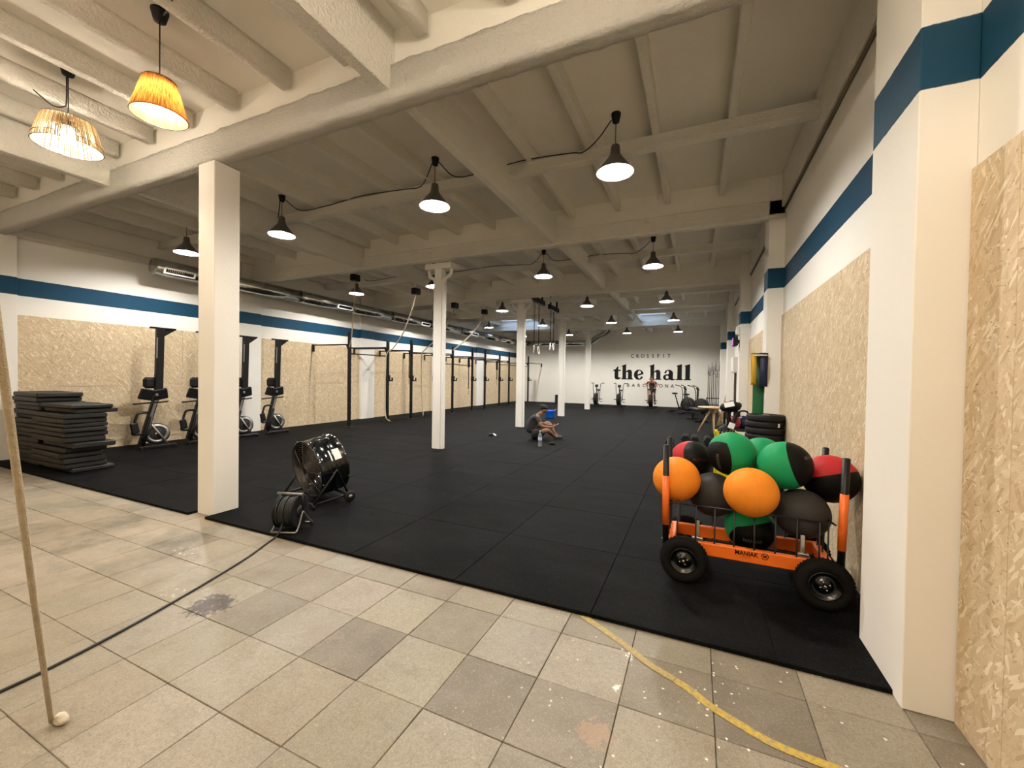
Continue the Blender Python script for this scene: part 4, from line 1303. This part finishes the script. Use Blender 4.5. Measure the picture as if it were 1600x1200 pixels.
for sgn, base, hx, hy, hz in ((-1, 16, .515, -.05, .305), (1, 22, .515, .03, .325)):      # five fingers each
    for k in range(4):
        i0 = len(nod); sp = (k - 1.5) * .016
        ln = (.028, .032, .030, .024)[k]
        nod += [(hx + .030, hy + sp * .4, hz + .012 - sp, .0085), (hx + .030 + ln, hy - sgn * .012 + sp * .2, hz + .018 - sp, .0075), (hx + .028 + ln, hy - sgn * .030, hz + .020 - sp, .006)]
        edg += [(base, i0), (i0, i0 + 1), (i0 + 1, i0 + 2)]
    i0 = len(nod)
    nod += [(hx + .006, hy - sgn * .014, hz + .030, .010), (hx + .028, hy - sgn * .030, hz + .042, .008), (hx + .046, hy - sgn * .034, hz + .046, .0065)]
    edg += [(base, i0), (i0, i0 + 1), (i0 + 1, i0 + 2)]
skin_body('body', nod, edg, M_skin, man)
# T-shirt: torso and upper sleeves, shorts: pelvis and thighs
tn = [(-.01, 0, .12, .140, .140), (-.04, 0, .30, .128, .155), (.02, 0, .44, .128, .165), (.085, 0, .53, .098, .145), (.14, 0, .575, .068, .075),
      (.115, -.16, .52, .072), (.165, -.225, .40, .064), (.115, .16, .52, .072), (.175, .225, .41, .064)]
skin_body('t_shirt', tn, [(0, 1), (1, 2), (2, 3), (3, 4), (3, 5), (5, 6), (3, 7), (7, 8)], M_tee, man)
sn = [(.0, 0, .125, .135, .120), (.07, -.11, .115, .130), (.28, -.278, .228, .094), (.07, .11, .12, .130), (.30, .222, .305, .094), (.17, -.19, .172, .118), (.18, .165, .215, .118)]
skin_body('shorts', sn, [(0, 1), (1, 5), (5, 2), (0, 3), (3, 6), (6, 4)], M_short, man)
for y, x, z in ((-.06, .59, .045), (.07, .63, .05)):
    b = MB(); b.sphere((x + .03, y, z), .05, 14, 8, (2.3, .85, .80)); b.box((x + .03, y, z - .036), (.24, .082, .02), bev=.008)
    b.build('shoe', M_shoe, man)
hb = MB(); hb.sphere((.270, 0, .778), .096, 18, 12, (1.0, .86, .60), Matrix.Rotation(.32, 4, 'Y')); hb.sphere((.220, 0, .752), .060, 16, 10, (.72, 1.05, 1.0))
hb.v = [tuple(Vector(v) * (1 + .02 * noise.noise(Vector(v) * 55))) for v in hb.v]
hb.build('hair', M_hair, man)
for sy in (-1, 1):
    MB().sphere((.268, sy * .076, .695), .022, 10, 8, (.8, .35, 1.25)).build('ear', M_skin, man)
    MB().sphere((.356, sy * .030, .706), .010, 8, 6).build('eye', M_ink, man)
MB().box((.356, 0, .642), (.012, .040, .010), Matrix.Rotation(.5, 4, 'Y'), .004).build('mouth', mat('lips', (.25, .10, .08), .5), man)
ph = thing('phone', 'pale phone held in the seated man\'s hands', 'phone', (-3.62, 9.30, .025), math.atan2(.41, .91))
b = MB(); Mp = Matrix.Translation((.572, -.01, .345)) @ Matrix.Rotation(-.55, 4, 'Y')
b.box((0, 0, 0), (.15, .072, .009), Mp, .004); b.build('phone_body', M_paper, ph)
MB().box((0, 0, .005), (.138, .064, .001), Mp).build('screen', M_ink, ph)
# small things round him
g = N('clear_plastic'); g.b.inputs['Base Color'].default_value = (.80, .88, .96, 1); g.b.inputs['Transmission Weight'].default_value = .75; g.b.inputs['Roughness'].default_value = .12; g.b.inputs['IOR'].default_value = 1.2
bot = thing('water_bottle', 'clear plastic water bottle with a pale label, standing before the seated man', 'bottle', (-3.06, 8.33, .025))
MB().lathe([(.0005, .0), (.036, .0), (.042, .012), (.042, .06), (.039, .065), (.042, .07), (.042, .21), (.038, .25), (.018, .295), (.014, .30), (.014, .315), (.0005, .315)], 20).build('bottle_body', g.m, bot)
MB().lathe([(.0425, .135), (.0432, .137), (.0432, .20), (.0425, .202)], 20).build('label_sleeve', mat('lilac_label', (.62, .66, .86), .5), bot)
MB().lathe([(.0005, .345), (.016, .344), (.017, .34), (.017, .315), (.0005, .315)], 14).build('cap', mat('pale_cap', (.75, .78, .85), .5), bot)
po_ = thing('pouch', 'small black pouch with a white card on the rubber floor', 'pouch', (-4.67, 9.25, .025), .3)
b = MB(); b.sphere((-.05, 0, .03), .05, 12, 8, (1.6, .9, .6)); b.build('pouch_body', M_blkm, po_)
MB().box((.055, -.01, .035), (.085, .05, .012), Matrix.Rotation(.6, 4, 'Y') @ Matrix.Rotation(.4, 4, 'X'), .003).build('card', M_paper, po_)
b = MB(); b.sphere((0, 0, .025), .05, 12, 8, (1.25, .8, .6)); b.sphere((.03, .02, .02), .04, 10, 7, (1.2, .8, .5))
b.v = [tuple(Vector((v[0], v[1], max(0, v[2]))) * (1 + .12 * noise.noise(Vector(v) * 30))) for v in b.v]
tag(b.build('crumpled_cloth', M_ink, None, (-2.91, 8.67, .025)), 'small crumpled black cloth on the floor by the man\'s shoes', 'cloth')
tub = thing('tub', 'bright blue flexible tub standing by the third column', 'tub', (-4.93, 14.45, .025))
M_blue = mat('blue_plastic', (.005, .11, .62), .4)
MB().lathe([(.0005, .005), (.145, .0), (.155, .02), (.185, .27), (.193, .28), (.185, .285), (.176, .27), (.148, .025), (.0005, .02)], 28).build('tub_body', M_blue, tub)
for sx in (-1, 1):
    MB().tube(curve_pts([(sx * .18, -.05, .27), (sx * .21, -.04, .325), (sx * .21, .04, .325), (sx * .18, .05, .27)], 5), .012, 7).build('handle', mat('grey_handle', (.2, .22, .28), .5), tub)
tag(MB().box((0, 0, .25), (.30, .30, .50), bev=.02).build('plyo_box', M_blkm, None, (-7.50, 23.4, .025)), 'black padded box against the sign wall, half hidden by a column', 'box')

# ------------------------------------------------------------------ air bikes, rider
def air_bike():
    t = thing('air_bike', '', 'exercise bike', group='black exercise bikes along the sign wall')
    # faces -y; fan at the front
    fb_ = MB().lathe([(.03, -.09), (.24, -.10), (.31, -.07), (.325, 0), (.31, .07), (.24, .10), (.03, .09)], 28, Matrix.Translation((0, -.30, .39)) @ axis_m((1, 0, 0))).build('fan_cage', M_blkm, t)
    for s_ in (-1, 1):
        for k in range(5):
            MB().ring((s_ * (.105 - .002 * k), -.30, .39), (1, 0, 0), .06 + .045 * k, .004, 24, 4).build('cage_ring', M_alu, fb_)
    MB().box((0, -.52, .03), (.50, .07, .05), bev=.01).build('front_foot', M_blk, t)
    MB().box((0, .52, .03), (.55, .07, .05), bev=.01).build('rear_foot', M_blk, t)
    MB().tube([(0, -.52, .06), (0, -.05, .16), (0, .52, .06)], .03, 8).build('main_beam', M_blk, t)
    MB().tube([(0, .10, .16), (0, .30, .80)], .028, 8).build('seat_post', M_blk, t)
    b = MB(); b.sphere((0, .32, .86), .12, 16, 8, (1.0, 1.15, .38)); b.build('saddle', M_blkm, t)
    MB().tube([(0, -.12, .20), (0, -.14, 1.02)], .03, 8).build('mast', M_blk, t)
    MB().box((0, -.15, 1.10), (.17, .06, .15), Matrix.Rotation(-.4, 4, 'X'), .015).build('console', M_blkm, t)
    for s_ in (-1, 1):
        arm = MB().tube(curve_pts([(s_ * .15, -.06, .32), (s_ * .17, -.12, .75), (s_ * .20, -.10, 1.10), (s_ * .21, -.02, 1.20), (s_ * .22, .12, 1.24)], 6), .017, 8).build('arm_lever', M_blk, t)
        MB().tube([(s_ * .22, .12, 1.24), (s_ * .36, .14, 1.25)], .021, 8).build('hand_grip', M_blkm, arm)
        MB().tube([(s_ * .11, .02, .30), (s_ * .13, .02 + s_ * .15, .30 - s_ * .07)], .014, 7).build('crank', M_alu, t)
        MB().box((s_ * .19, .02 + s_ * .15, .30 - s_ * .07), (.11, .09, .03), bev=.006).build('pedal', M_blkm, t)
        MB().tube([(s_ * .12, -.06, .38), (s_ * .30, -.08, .38)], .018, 8).build('foot_peg', M_blk, t)
    return t


b0 = air_bike(); b0.location = (-5.0, 22.6, .025); b0['label'] = 'black air bike facing the hall beside the farthest column'
copy_thing(b0, (-3.80, 22.75, .025), None, 'black air bike facing the hall under the first letters of the sign')
copy_thing(b0, (-2.17, 22.8, .025), None, 'black air bike with a rider in red on it')
copy_thing(b0, (-.62, 20.3, .025), R(68), 'black air bike turned sideways in front of the last sign letter')
copy_thing(b0, (-.10, 19.3, .025), R(72), 'black air bike turned sideways, beside the barbells')
M_redtee = mat('dark_red_cotton', (.17, .012, .016), .85, var=.15)
rid = thing('person', 'rider in a dark red top pedalling an air bike by the sign wall', 'person', (-2.17, 22.8, .025))
rn = [(0, .30, .95, .12, .11), (0, .24, 1.10, .12, .10), (0, .12, 1.28, .14, .10), (0, .02, 1.40, .10, .08), (0, -.05, 1.46, .052), (0, -.09, 1.53, .075), (0, -.10, 1.60, .078), (0, -.175, 1.545, .02),
      (-.17, .04, 1.36, .055), (-.27, -.02, 1.13, .042), (-.26, .10, 1.24, .030), (.17, .04, 1.36, .055), (.28, .0, 1.13, .042), (.26, .10, 1.24, .030),
      (-.10, .26, .90, .095), (-.14, -.10, .80, .066), (-.15, -.06, .45, .048), (-.16, -.10, .30, .036), (-.16, -.18, .28, .034),
      (.10, .26, .90, .095), (.14, -.02, .70, .066), (.16, .20, .40, .048), (.17, .20, .22, .036), (.17, .12, .20, .034)]
re = [(0, 1), (1, 2), (2, 3), (3, 4), (4, 5), (5, 6), (5, 7), (3, 8), (8, 9), (9, 10), (3, 11), (11, 12), (12, 13), (0, 14), (14, 15), (15, 16), (16, 17), (17, 18), (0, 19), (19, 20), (20, 21), (21, 22), (22, 23)]
for sgn, bi_ in ((-1, 10), (1, 13)):
    for k in range(4):
        i0 = len(rn); rn += [(sgn * (.275 + .018 * k), .145, 1.262, .010), (sgn * (.278 + .018 * k), .168, 1.25, .009), (sgn * (.278 + .018 * k), .165, 1.225, .008)]; re += [(bi_, i0), (i0, i0 + 1), (i0 + 1, i0 + 2)]
    i0 = len(rn); rn += [(sgn * .268, .12, 1.215, .010), (sgn * .285, .14, 1.205, .008)]; re += [(bi_, i0), (i0, i0 + 1)]
M_skin2 = mat('light_skin', (.50, .24, .165), .5)
skin_body('body', rn, re, M_skin2, rid)
skin_body('top', [(0, .29, 1.0, .135, .125), (0, .24, 1.12, .132, .118), (0, .12, 1.28, .152, .118), (0, .035, 1.385, .115, .095), (-.17, .04, 1.36, .07), (-.24, .0, 1.22, .06), (.17, .04, 1.36, .07), (.245, .01, 1.22, .06)], [(0, 1), (1, 2), (2, 3), (3, 4), (4, 5), (3, 6), (6, 7)], M_redtee, rid)
skin_body('leggings', [(0, .29, .93, .13, .12), (-.10, .25, .90, .105), (-.14, -.02, .815, .078), (.10, .25, .90, .105), (.135, .03, .73, .078)], [(0, 1), (1, 2), (0, 3), (3, 4)], M_short, rid)
hb = MB(); hb.sphere((0, -.075, 1.60), .095, 16, 10, (.9, 1, .95)); hb.build('hair', M_hair, rid)
for sx, y, z in ((-1, -.15, .262), (1, .15, .19)):
    b = MB(); b.sphere((sx * .165, y, z + .005), .05, 12, 8, (.85, 2.1, .75)); b.build('shoe', M_shoe, rid)

# ------------------------------------------------------------------ wall sign lettering
sign = thing('wall_sign', 'black painted lettering of the gym name on the end wall', 'sign', (-4.41, YF - .006, 1.50))
K = .00457


def letter(polys, x0):
    b = MB()
    for poly in polys:
        b.prism([((p[0] - 437) * K, p[1] * K) for p in poly], .006, Matrix.Rotation(PI / 2, 4, 'X'))
    o = b.build('letter', M_ink, sign)
    return o


def arc(cx, cy, rx, ry, cx2, cy2, rx2, ry2, a0, a1, n=22):
    o = [(cx + rx * math.cos(R(a0 + (a1 - a0) * i / n)), cy + ry * math.sin(R(a0 + (a1 - a0) * i / n))) for i in range(n + 1)]
    q = [(cx2 + rx2 * math.cos(R(a0 + (a1 - a0) * i / n)), cy2 + ry2 * math.sin(R(a0 + (a1 - a0) * i / n))) for i in range(n + 1)]
    return o + q[::-1]


def L_t(x): return [[(x, 103), (x, 118), (x + 30, 128), (x + 52, 160), (x + 63, 160), (x + 63, 120), (x + 93, 120), (x + 93, 103), (x + 63, 103), (x + 63, 36), (x + 70, 22), (x + 84, 22), (x + 98, 34), (x + 94, 18), (x + 78, 2), (x + 52, -4), (x + 28, 4), (x + 17, 24), (x + 17, 103)]]
def L_h(x): return [[(x, 158), (x, 170), (x + 55, 190), (x + 55, 100), (x + 72, 115), (x + 95, 123), (x + 118, 114), (x + 127, 90), (x + 127, 16), (x + 140, 10), (x + 140, 0), (x + 68, 0), (x + 68, 10), (x + 79, 16), (x + 79, 82), (x + 72, 94), (x + 62, 90), (x + 55, 80), (x + 55, 16), (x + 66, 10), (x + 66, 0), (x - 2, 0), (x - 2, 10), (x + 11, 16), (x + 11, 160)]]
def L_e(x): return [arc(x + 58, 59, 58, 63, x + 66, 62, 21, 50, 8, 335, 34), [(x + 40, 44), (x + 115, 68), (x + 112, 82), (x + 86, 80), (x + 40, 60)]]
def L_a(x): return [[(x + 62, 16), (x + 62, 85), (x + 110, 88), (x + 110, 20), (x + 122, 12), (x + 137, 12), (x + 137, 2), (x + 100, -4), (x + 74, 2)], arc(x + 62, 82, 48, 41, x + 52, 86, 14, 25, -10, 185, 20), arc(x + 40, 32, 40, 36, x + 46, 34, 16, 20, 20, 380, 26), [(x + 44, 64), (x + 66, 72), (x + 66, 54), (x + 44, 50)]]
def L_l(x): return [[(x, 160), (x, 172), (x + 58, 190), (x + 58, 16), (x + 72, 10), (x + 72, 0), (x - 8, 0), (x - 8, 10), (x + 8, 16), (x + 8, 160)]]


for fn, x in ((L_t, 437), (L_h, 540), (L_e, 690), (L_h, 872), (L_a, 1030), (L_l, 1180), (L_l, 1268)):
    letter(fn(x), x)
sp = lambda s_: '  '.join(s_)
for word, cx, z, sz, w_ in (('CROSSFIT', -2.385, 2.735, .21, 1.93), ('BARCELONA', -2.39, 1.085, .20, 2.35)):
    for i, ch in enumerate(word):
        x = cx - w_ / 2 + w_ * i / (len(word) - 1)
        me = text_mesh(ch, sz * 1.30, .002, .004, .95)
        lettering('letter', me, M_ink, Matrix.Translation((x + 4.41, -.004, z - 1.5)) @ Matrix.Rotation(PI / 2, 4, 'X'), sign)
        if ch not in 'OSC':    # thin serif feet
            b = MB(); b.box((x + 4.41, -.004, z - 1.5 + .006), (sz * .34, .004, .010)); b.build('serif', M_ink, sign)

# ------------------------------------------------------------------ right-hand wall and what stands along it
# resistance bands on a hook board
hk = thing('band_hook', 'white bracket on the wall pillar with exercise bands hung over it', 'hook', (.885, 7.0, 1.86))
MB().box((-.06, -.03, .012), (.16, .40, .018), bev=.004).build('bracket', M_white, hk)
MB().box((.01, 0, -.03), (.02, .30, .09), bev=.004).build('back_plate', M_white, hk)


def band(label, col, dx, w_, th, z1, y, sl=0.0, fat=1.0):
    m_ = mat('latex_band', col, .55, var=.1)
    b = MB(); n = 14; vs = []
    for s_, off in ((0, -th), (1, th)):
        pts = []
        for i in range(n + 1):
            f = i / n; z = .02 + (z1 - 1.86 - .02) * f
            bulge = math.sin(PI * f) * .022 * fat + .012
            pts.append((off * (bulge / .02), z, f))
        for (px_, z, f) in pts:
            vs.append((px_ + sl * f, -w_ / 2 * (1 - .15 * math.sin(PI * f)), z)); vs.append((px_ + sl * f, w_ / 2 * (1 - .15 * math.sin(PI * f)), z))
    fs = []
    for s_ in (0, 1):
        o_ = s_ * 2 * (n + 1)
        for i in range(n): fs.append((o_ + 2 * i, o_ + 2 * i + 1, o_ + 2 * i + 3, o_ + 2 * i + 2))
    o_ = 2 * (n + 1)
    fs += [(0, 1, o_ + 1, o_), (2 * n, 2 * n + 1, o_ + 2 * n + 1, o_ + 2 * n)]
    b.add(vs, fs, True)
    o = b.build('exercise_band', m_, None, (dx, y, 1.885))
    o.rotation_euler = (0, 0, PI / 2)
    so = o.modifiers.new('thick', 'SOLIDIFY'); so.thickness = .008
    return tag(o, label, 'band', 'exercise bands on the wall pillar')


band('wide green exercise band, the longest on the white bracket', (.006, .11, .028), .83, .15, .05, .72, 7.02)
band('yellow exercise band hung at the outer end of the white bracket', (.50, .29, .01), .745, .065, .03, 1.42, 6.88, -.04, 1.9)
band('dark blue exercise band looped over the white bracket', (.005, .010, .045), .865, .105, .035, 1.40, 6.86, 0, 1.4)
# digital timer and boxes on the third pilaster
tm_ = thing('wall_timer', 'small lit gym timer in a black case on the third wall pillar', 'timer', (.80, 10.98, 2.42))
MB().box((0, 0, 0), (.10, .34, .20), bev=.012).build('case', M_blkm, tm_)
MB().box((-.052, 0, 0), (.006, .30, .16)).build('screen', emit('timer_screen', (.62, .25, .62), 1.1), tm_)
MB().box((.065, 0, 0), (.05, .08, .08)).build('bracket', M_blk, tm_)
vb = thing('wall_speaker', 'small white box mounted above the gym timer', 'box', (.85, 11.0, 2.68))
MB().box((0, 0, 0), (.08, .16, .20), bev=.012).build('case', M_white, vb)
MB().box((-.042, 0, 0), (.004, .12, .15)).build('front_grille', M_grl, vb)
MB().box((.035, 0, 0), (.01, .05, .05)).build('bracket', M_blk, vb)
fbx = thing('fuse_box', 'white fuse box with a dark cable duct below, on the right wall', 'box', (1.0, 13.6, 1.85))
MB().box((0, 0, .12), (.14, .62, .46), bev=.012).build('case', M_white, fbx)
MB().box((-.075, 0, .12), (.01, .54, .38), bev=.004).build('door', M_paper, fbx)
MB().box((.02, 0, -.86), (.06, .07, 1.50), bev=.006).build('cable_duct', mat('dark_brown_paint', (.05, .03, .02), .6), fbx)
for k in range(5):
    x0, y0 = .70 + .045 * k, 15.4 + .06 * k
    tag(MB().tube([(x0 - .06, y0 - .35, .03), (1.03 - .012 * k, y0 + .15, 1.55 + .03 * (k % 3))], .016, 8).build('wooden_dowel', M_wood),
        'pale wooden dowel leaning on the right wall, %s of the bundle' % ('nearest', 'second', 'third', 'fourth', 'farthest')[k], 'dowel', 'wooden dowels leaning on the right wall')

# barbells upright in a rack
brk = thing('barbell_stand', 'black floor stand holding barbells upright in the far right corner', 'stand', (.80, 22.2, .025))
MB().box((0, 0, .03), (.75, .55, .05), bev=.01).build('base_plate', M_blk, brk)
for z in (.30, .62):
    MB().box((0, -.16, z), (.72, .02, .03), bev=.006).build('rail', M_blk, brk); MB().box((0, .16, z), (.72, .02, .03), bev=.006).build('rail', M_blk, brk)
for sx in (-1, 1):
    MB().box((sx * .36, 0, .33), (.03, .34, .62), bev=.006).build('side_frame', M_blk, brk)
bar0 = None
names = ['first', 'second', 'third', 'fourth', 'fifth', 'sixth', 'seventh', 'eighth', 'ninth']
for k in range(9):
    pos_ = (.50 + .078 * k, 22.2 + (.09 if k % 2 else -.09), .08)
    if bar0 is None:
        bar0 = thing('barbell', '', 'barbell', group='steel barbells standing upright in the corner')
        M_bar = mat('dark_steel', (.05, .05, .05), .4, .6); M_slv = mat('grey_steel', (.22, .22, .21), .4, .8)
        MB().tube([(0, 0, 0), (0, 0, 2.15)], .017, 10).build('shaft', M_bar, bar0)
        MB().tube([(0, 0, 1.72), (0, 0, 2.18)], .028, 12).build('sleeve', M_slv, bar0)
        MB().tube([(0, 0, 0), (0, 0, .40)], .028, 12).build('sleeve', M_slv, bar0)
        MB().tube([(0, 0, 1.69), (0, 0, 1.72)], .036, 12).build('collar', M_steel, bar0)
        o = bar0; o.location = pos_
    else:
        o = copy_thing(bar0, pos_)
        o.scale = (1, 1, (1, .95, 1.06, .98, 1.09, .9, 1.08, .86, .84)[k])
    o['label'] = 'steel barbell standing upright in the corner rack, %s from the sign side' % names[k]

# round wooden table
tb = thing('round_table', 'round pale wooden table on splayed legs behind the cart', 'table', (.46, 13.05, .025))
MB().lathe([(.0005, .70), (.415, .70), (.42, .705), (.42, .722), (.415, .727), (.0005, .727)], 40).build('table_top', M_wood, tb)
for k in range(4):
    a = R(200 + 90 * k - 20)
    MB().tube([(.40 * math.cos(a), .40 * math.sin(a), .0), (.06 * math.cos(a), .06 * math.sin(a), .70)], [.020, .032], 8).build('leg', M_wood, tb)
MB().lathe([(.0005, .55), (.07, .56), (.10, .70), (.0005, .70)], 16).build('hub', M_wood, tb)
# bench under it
bn = thing('weight_bench', 'low black weight bench behind the round table', 'bench', (.02, 16.6, .025), .3)
MB().box((0, 0, .42), (.30, 1.1, .07), bev=.02).build('pad', M_blkm, bn)
MB().box((0, 0, .30), (.06, .95, .07), bev=.006).build('spine', M_blk, bn)
for sy in (-1, 1):
    MB().tube([(0, sy * .38, .30), (0, sy * .5, .04)], .025, 8).build('leg', M_blk, bn)
    MB().box((0, sy * .5, .025), (.45, .06, .05), bev=.01).build('foot', M_blk, bn)

# plate stack by the wall
z = .025
for k in range(12):
    h = .086
    p = thing('bumper_plate', 'black rubber bumper plate, %s in the stack by the right wall' % ('lowest' if k == 0 else 'topmost' if k == 11 else ['', 'second from the floor', 'third from the floor', 'fourth from the floor', 'fifth from the floor', 'sixth from the floor', 'sixth from the top', 'fifth from the top', 'fourth from the top', 'third from the top', 'second from the top'][k]), 'weight plate', (.845 + rnd.uniform(-.008, .008), 6.45 + rnd.uniform(-.01, .01), z), (0 if k == 10 else rnd.uniform(0, 6)), 'black bumper plates stacked by the right wall')
    MB().lathe([(.028, .006), (.09, .006), (.10, .018), (.185, .018), (.195, .002), (.215, .001), (.226, .014), (.228, .03), (.228, h - .03), (.226, h - .014), (.215, h - .001), (.195, h - .002), (.185, h - .018), (.10, h - .018), (.09, h - .006), (.028, h - .006)], 40, None, True, True).build('rubber_disc', M_blkm, p)
    MB().lathe([(.0255, .004), (.045, .004), (.045, h - .004), (.0255, h - .004)], 20, None, False, True).build('steel_hub', M_steel, p)
    if k == 10: MB().box((.14, -.181, h / 2), (.025, .004, .05), Matrix.Rotation(.66, 4, 'Z')).build('sticker', M_paper, p)
    z += h

# kettlebell rack, kettlebells, vest and crate
rk = thing('storage_rack', 'black two-shelf storage rack for kettlebells behind the bumper plates', 'rack', (.66, 7.75, .025))
for sx in (-1, 1):
    for sy in (-1, 1):
        MB().box((sx * .20, sy * .42, .46), (.04, .04, .92), bev=.004).build('post', M_blk, rk)
for z_ in (.30, .70):
    MB().box((0, 0, z_), (.44, .90, .03), bev=.004).build('shelf', M_grey, rk)
def kettlebell(label, loc, col, s=1.0):
    m_ = mat('vinyl_kettlebell', col, .35)
    t = thing('kettlebell', label, 'kettlebell', loc, group='coloured kettlebells on the rack')
    MB().lathe([(.0005, 0), (.055 * s, 0), (.08 * s, .02 * s), (.10 * s, .09 * s), (.085 * s, .16 * s), (.045 * s, .195 * s), (.0005, .20 * s)], 22).build('bell', m_, t)
    MB().tube(curve_pts([(-.05 * s, 0, .17 * s), (-.062 * s, 0, .23 * s), (-.04 * s, 0, .27 * s), (.04 * s, 0, .27 * s), (.062 * s, 0, .23 * s), (.05 * s, 0, .17 * s)], 5), .015 * s, 8).build('handle', M_blkm, t)
kettlebell('pink kettlebell on the upper shelf, beside the bumper plates', (.56, 7.50, .74), (.50, .05, .10), 1.0)
kettlebell('navy blue kettlebell on the upper shelf behind the pink one', (.70, 7.62, .74), (.015, .02, .10), 1.0)
kettlebell('blue kettlebell on the lower shelf of the rack', (.62, 7.42, .34), (.02, .07, .22), 1.05)
vs_ = thing('weight_vest', 'bulky black weight vest with a white label, draped over the rack post', 'vest', (.50, 7.40, .955))
b = MB(); b.sphere((.02, .0, .14), .10, 16, 10, (1.35, 1.0, .85)); b.v = [tuple(Vector(v) * (1 + .12 * noise.noise(Vector(v) * 14))) for v in b.v]; b.build('vest_body', M_blkm, vs_)
b = MB(); b.sphere((-.09, -.02, .12), .075, 14, 9, (.9, 1.0, .9)); b.build('shoulder_pad', M_blkm, vs_)
b = MB(); b.tube(curve_pts([(-.05, 0, .08), (-.04, -.02, .0), (-.02, -.05, -.12), (-.03, -.05, -.22)], 5), .035, 8); b.tube(curve_pts([(.08, 0, .08), (.07, -.03, -.02), (.03, -.05, -.14)], 5), .028, 8); b.build('strap', M_blkm, vs_)
MB().box((-.03, -.125, .175), (.14, .006, .09), Matrix.Rotation(-.25, 4, 'Y') @ Matrix.Rotation(-.6, 4, 'X'), .002).build('label_patch', M_paper, vs_)
crt = thing('crate', 'yellow plastic crate standing by the kettlebell rack', 'crate', (.42, 7.1, .025))
M_yel = mat('yellow_plastic', (.80, .62, .01), .4)
cbx = MB()
for c, d in (((0, -.14, .36), (.30, .02, .70)), ((0, .14, .36), (.30, .02, .70)), ((-.14, 0, .36), (.02, .30, .70)), ((.14, 0, .36), (.02, .30, .70)), ((0, 0, .012), (.30, .30, .024))): cbx.box(c, d, None, .006)
cbx.build('crate_body', M_yel, crt)
for sx in (-1, 0, 1): MB().box((sx * .09, -.152, .40), (.02, .008, .56), bev=.002).build('rib', M_yel, crt)
gl = thing('gloves', 'black gloves with a white tag lying on top of the yellow crate', 'gloves', (.44, 7.1, .70))
b = MB(); b.sphere((-.03, 0, .05), .085, 14, 9, (1.3, 1.1, .6)); b.v = [tuple(Vector(v) * (1 + .2 * noise.noise(Vector(v) * 25))) for v in b.v]
for k in range(5): b.tube(curve_pts([(-.09 + .04 * k, -.06, .05), (-.10 + .045 * k, -.13, .04), (-.10 + .048 * k, -.165, .0)], 4), .017, 7)
b.build('glove_pair', M_blkm, gl)
MB().box((.05, -.10, .125), (.085, .006, .095), Matrix.Rotation(.35, 4, 'Y') @ Matrix.Rotation(-.45, 4, 'X'), .002).build('tag', M_paper, gl)

# dumbbells on the floor behind the cart
db0 = None
for k, (x, y) in enumerate(((-.52, 9.75), (-.22, 10.6), (-.02, 10.5), (.26, 10.5), (.48, 10.4))):
    if db0 is None:
        db0 = thing('hex_dumbbell', '', 'dumbbell', group='black hex dumbbells in a row behind the cart')
        for s_ in (-1, 1):
            MB().lathe([(.0005, -.055), (.075, -.055), (.085, -.045), (.085, .045), (.075, .055), (.0005, .055)], 6, Matrix.Translation((0, s_ * .115, .085)) @ axis_m((0, 1, 0)) @ Matrix.Rotation(0, 4, 'Z'), False).build('hex_head', M_blkm, db0)
        MB().tube([(0, -.08, .085), (0, .08, .085)], .016, 10).build('handle', M_steel, db0)
        o = db0; o.location = (x, y, .025)
    else: o = copy_thing(db0, (x, y, .025))
    o.scale = (1.15, 1.15, 1.15)
    o['label'] = 'black hex dumbbell on the floor behind the cart, %s in the row' % ('leftmost', 'second from the left', 'third from the left', 'fourth from the left', 'rightmost')[k]
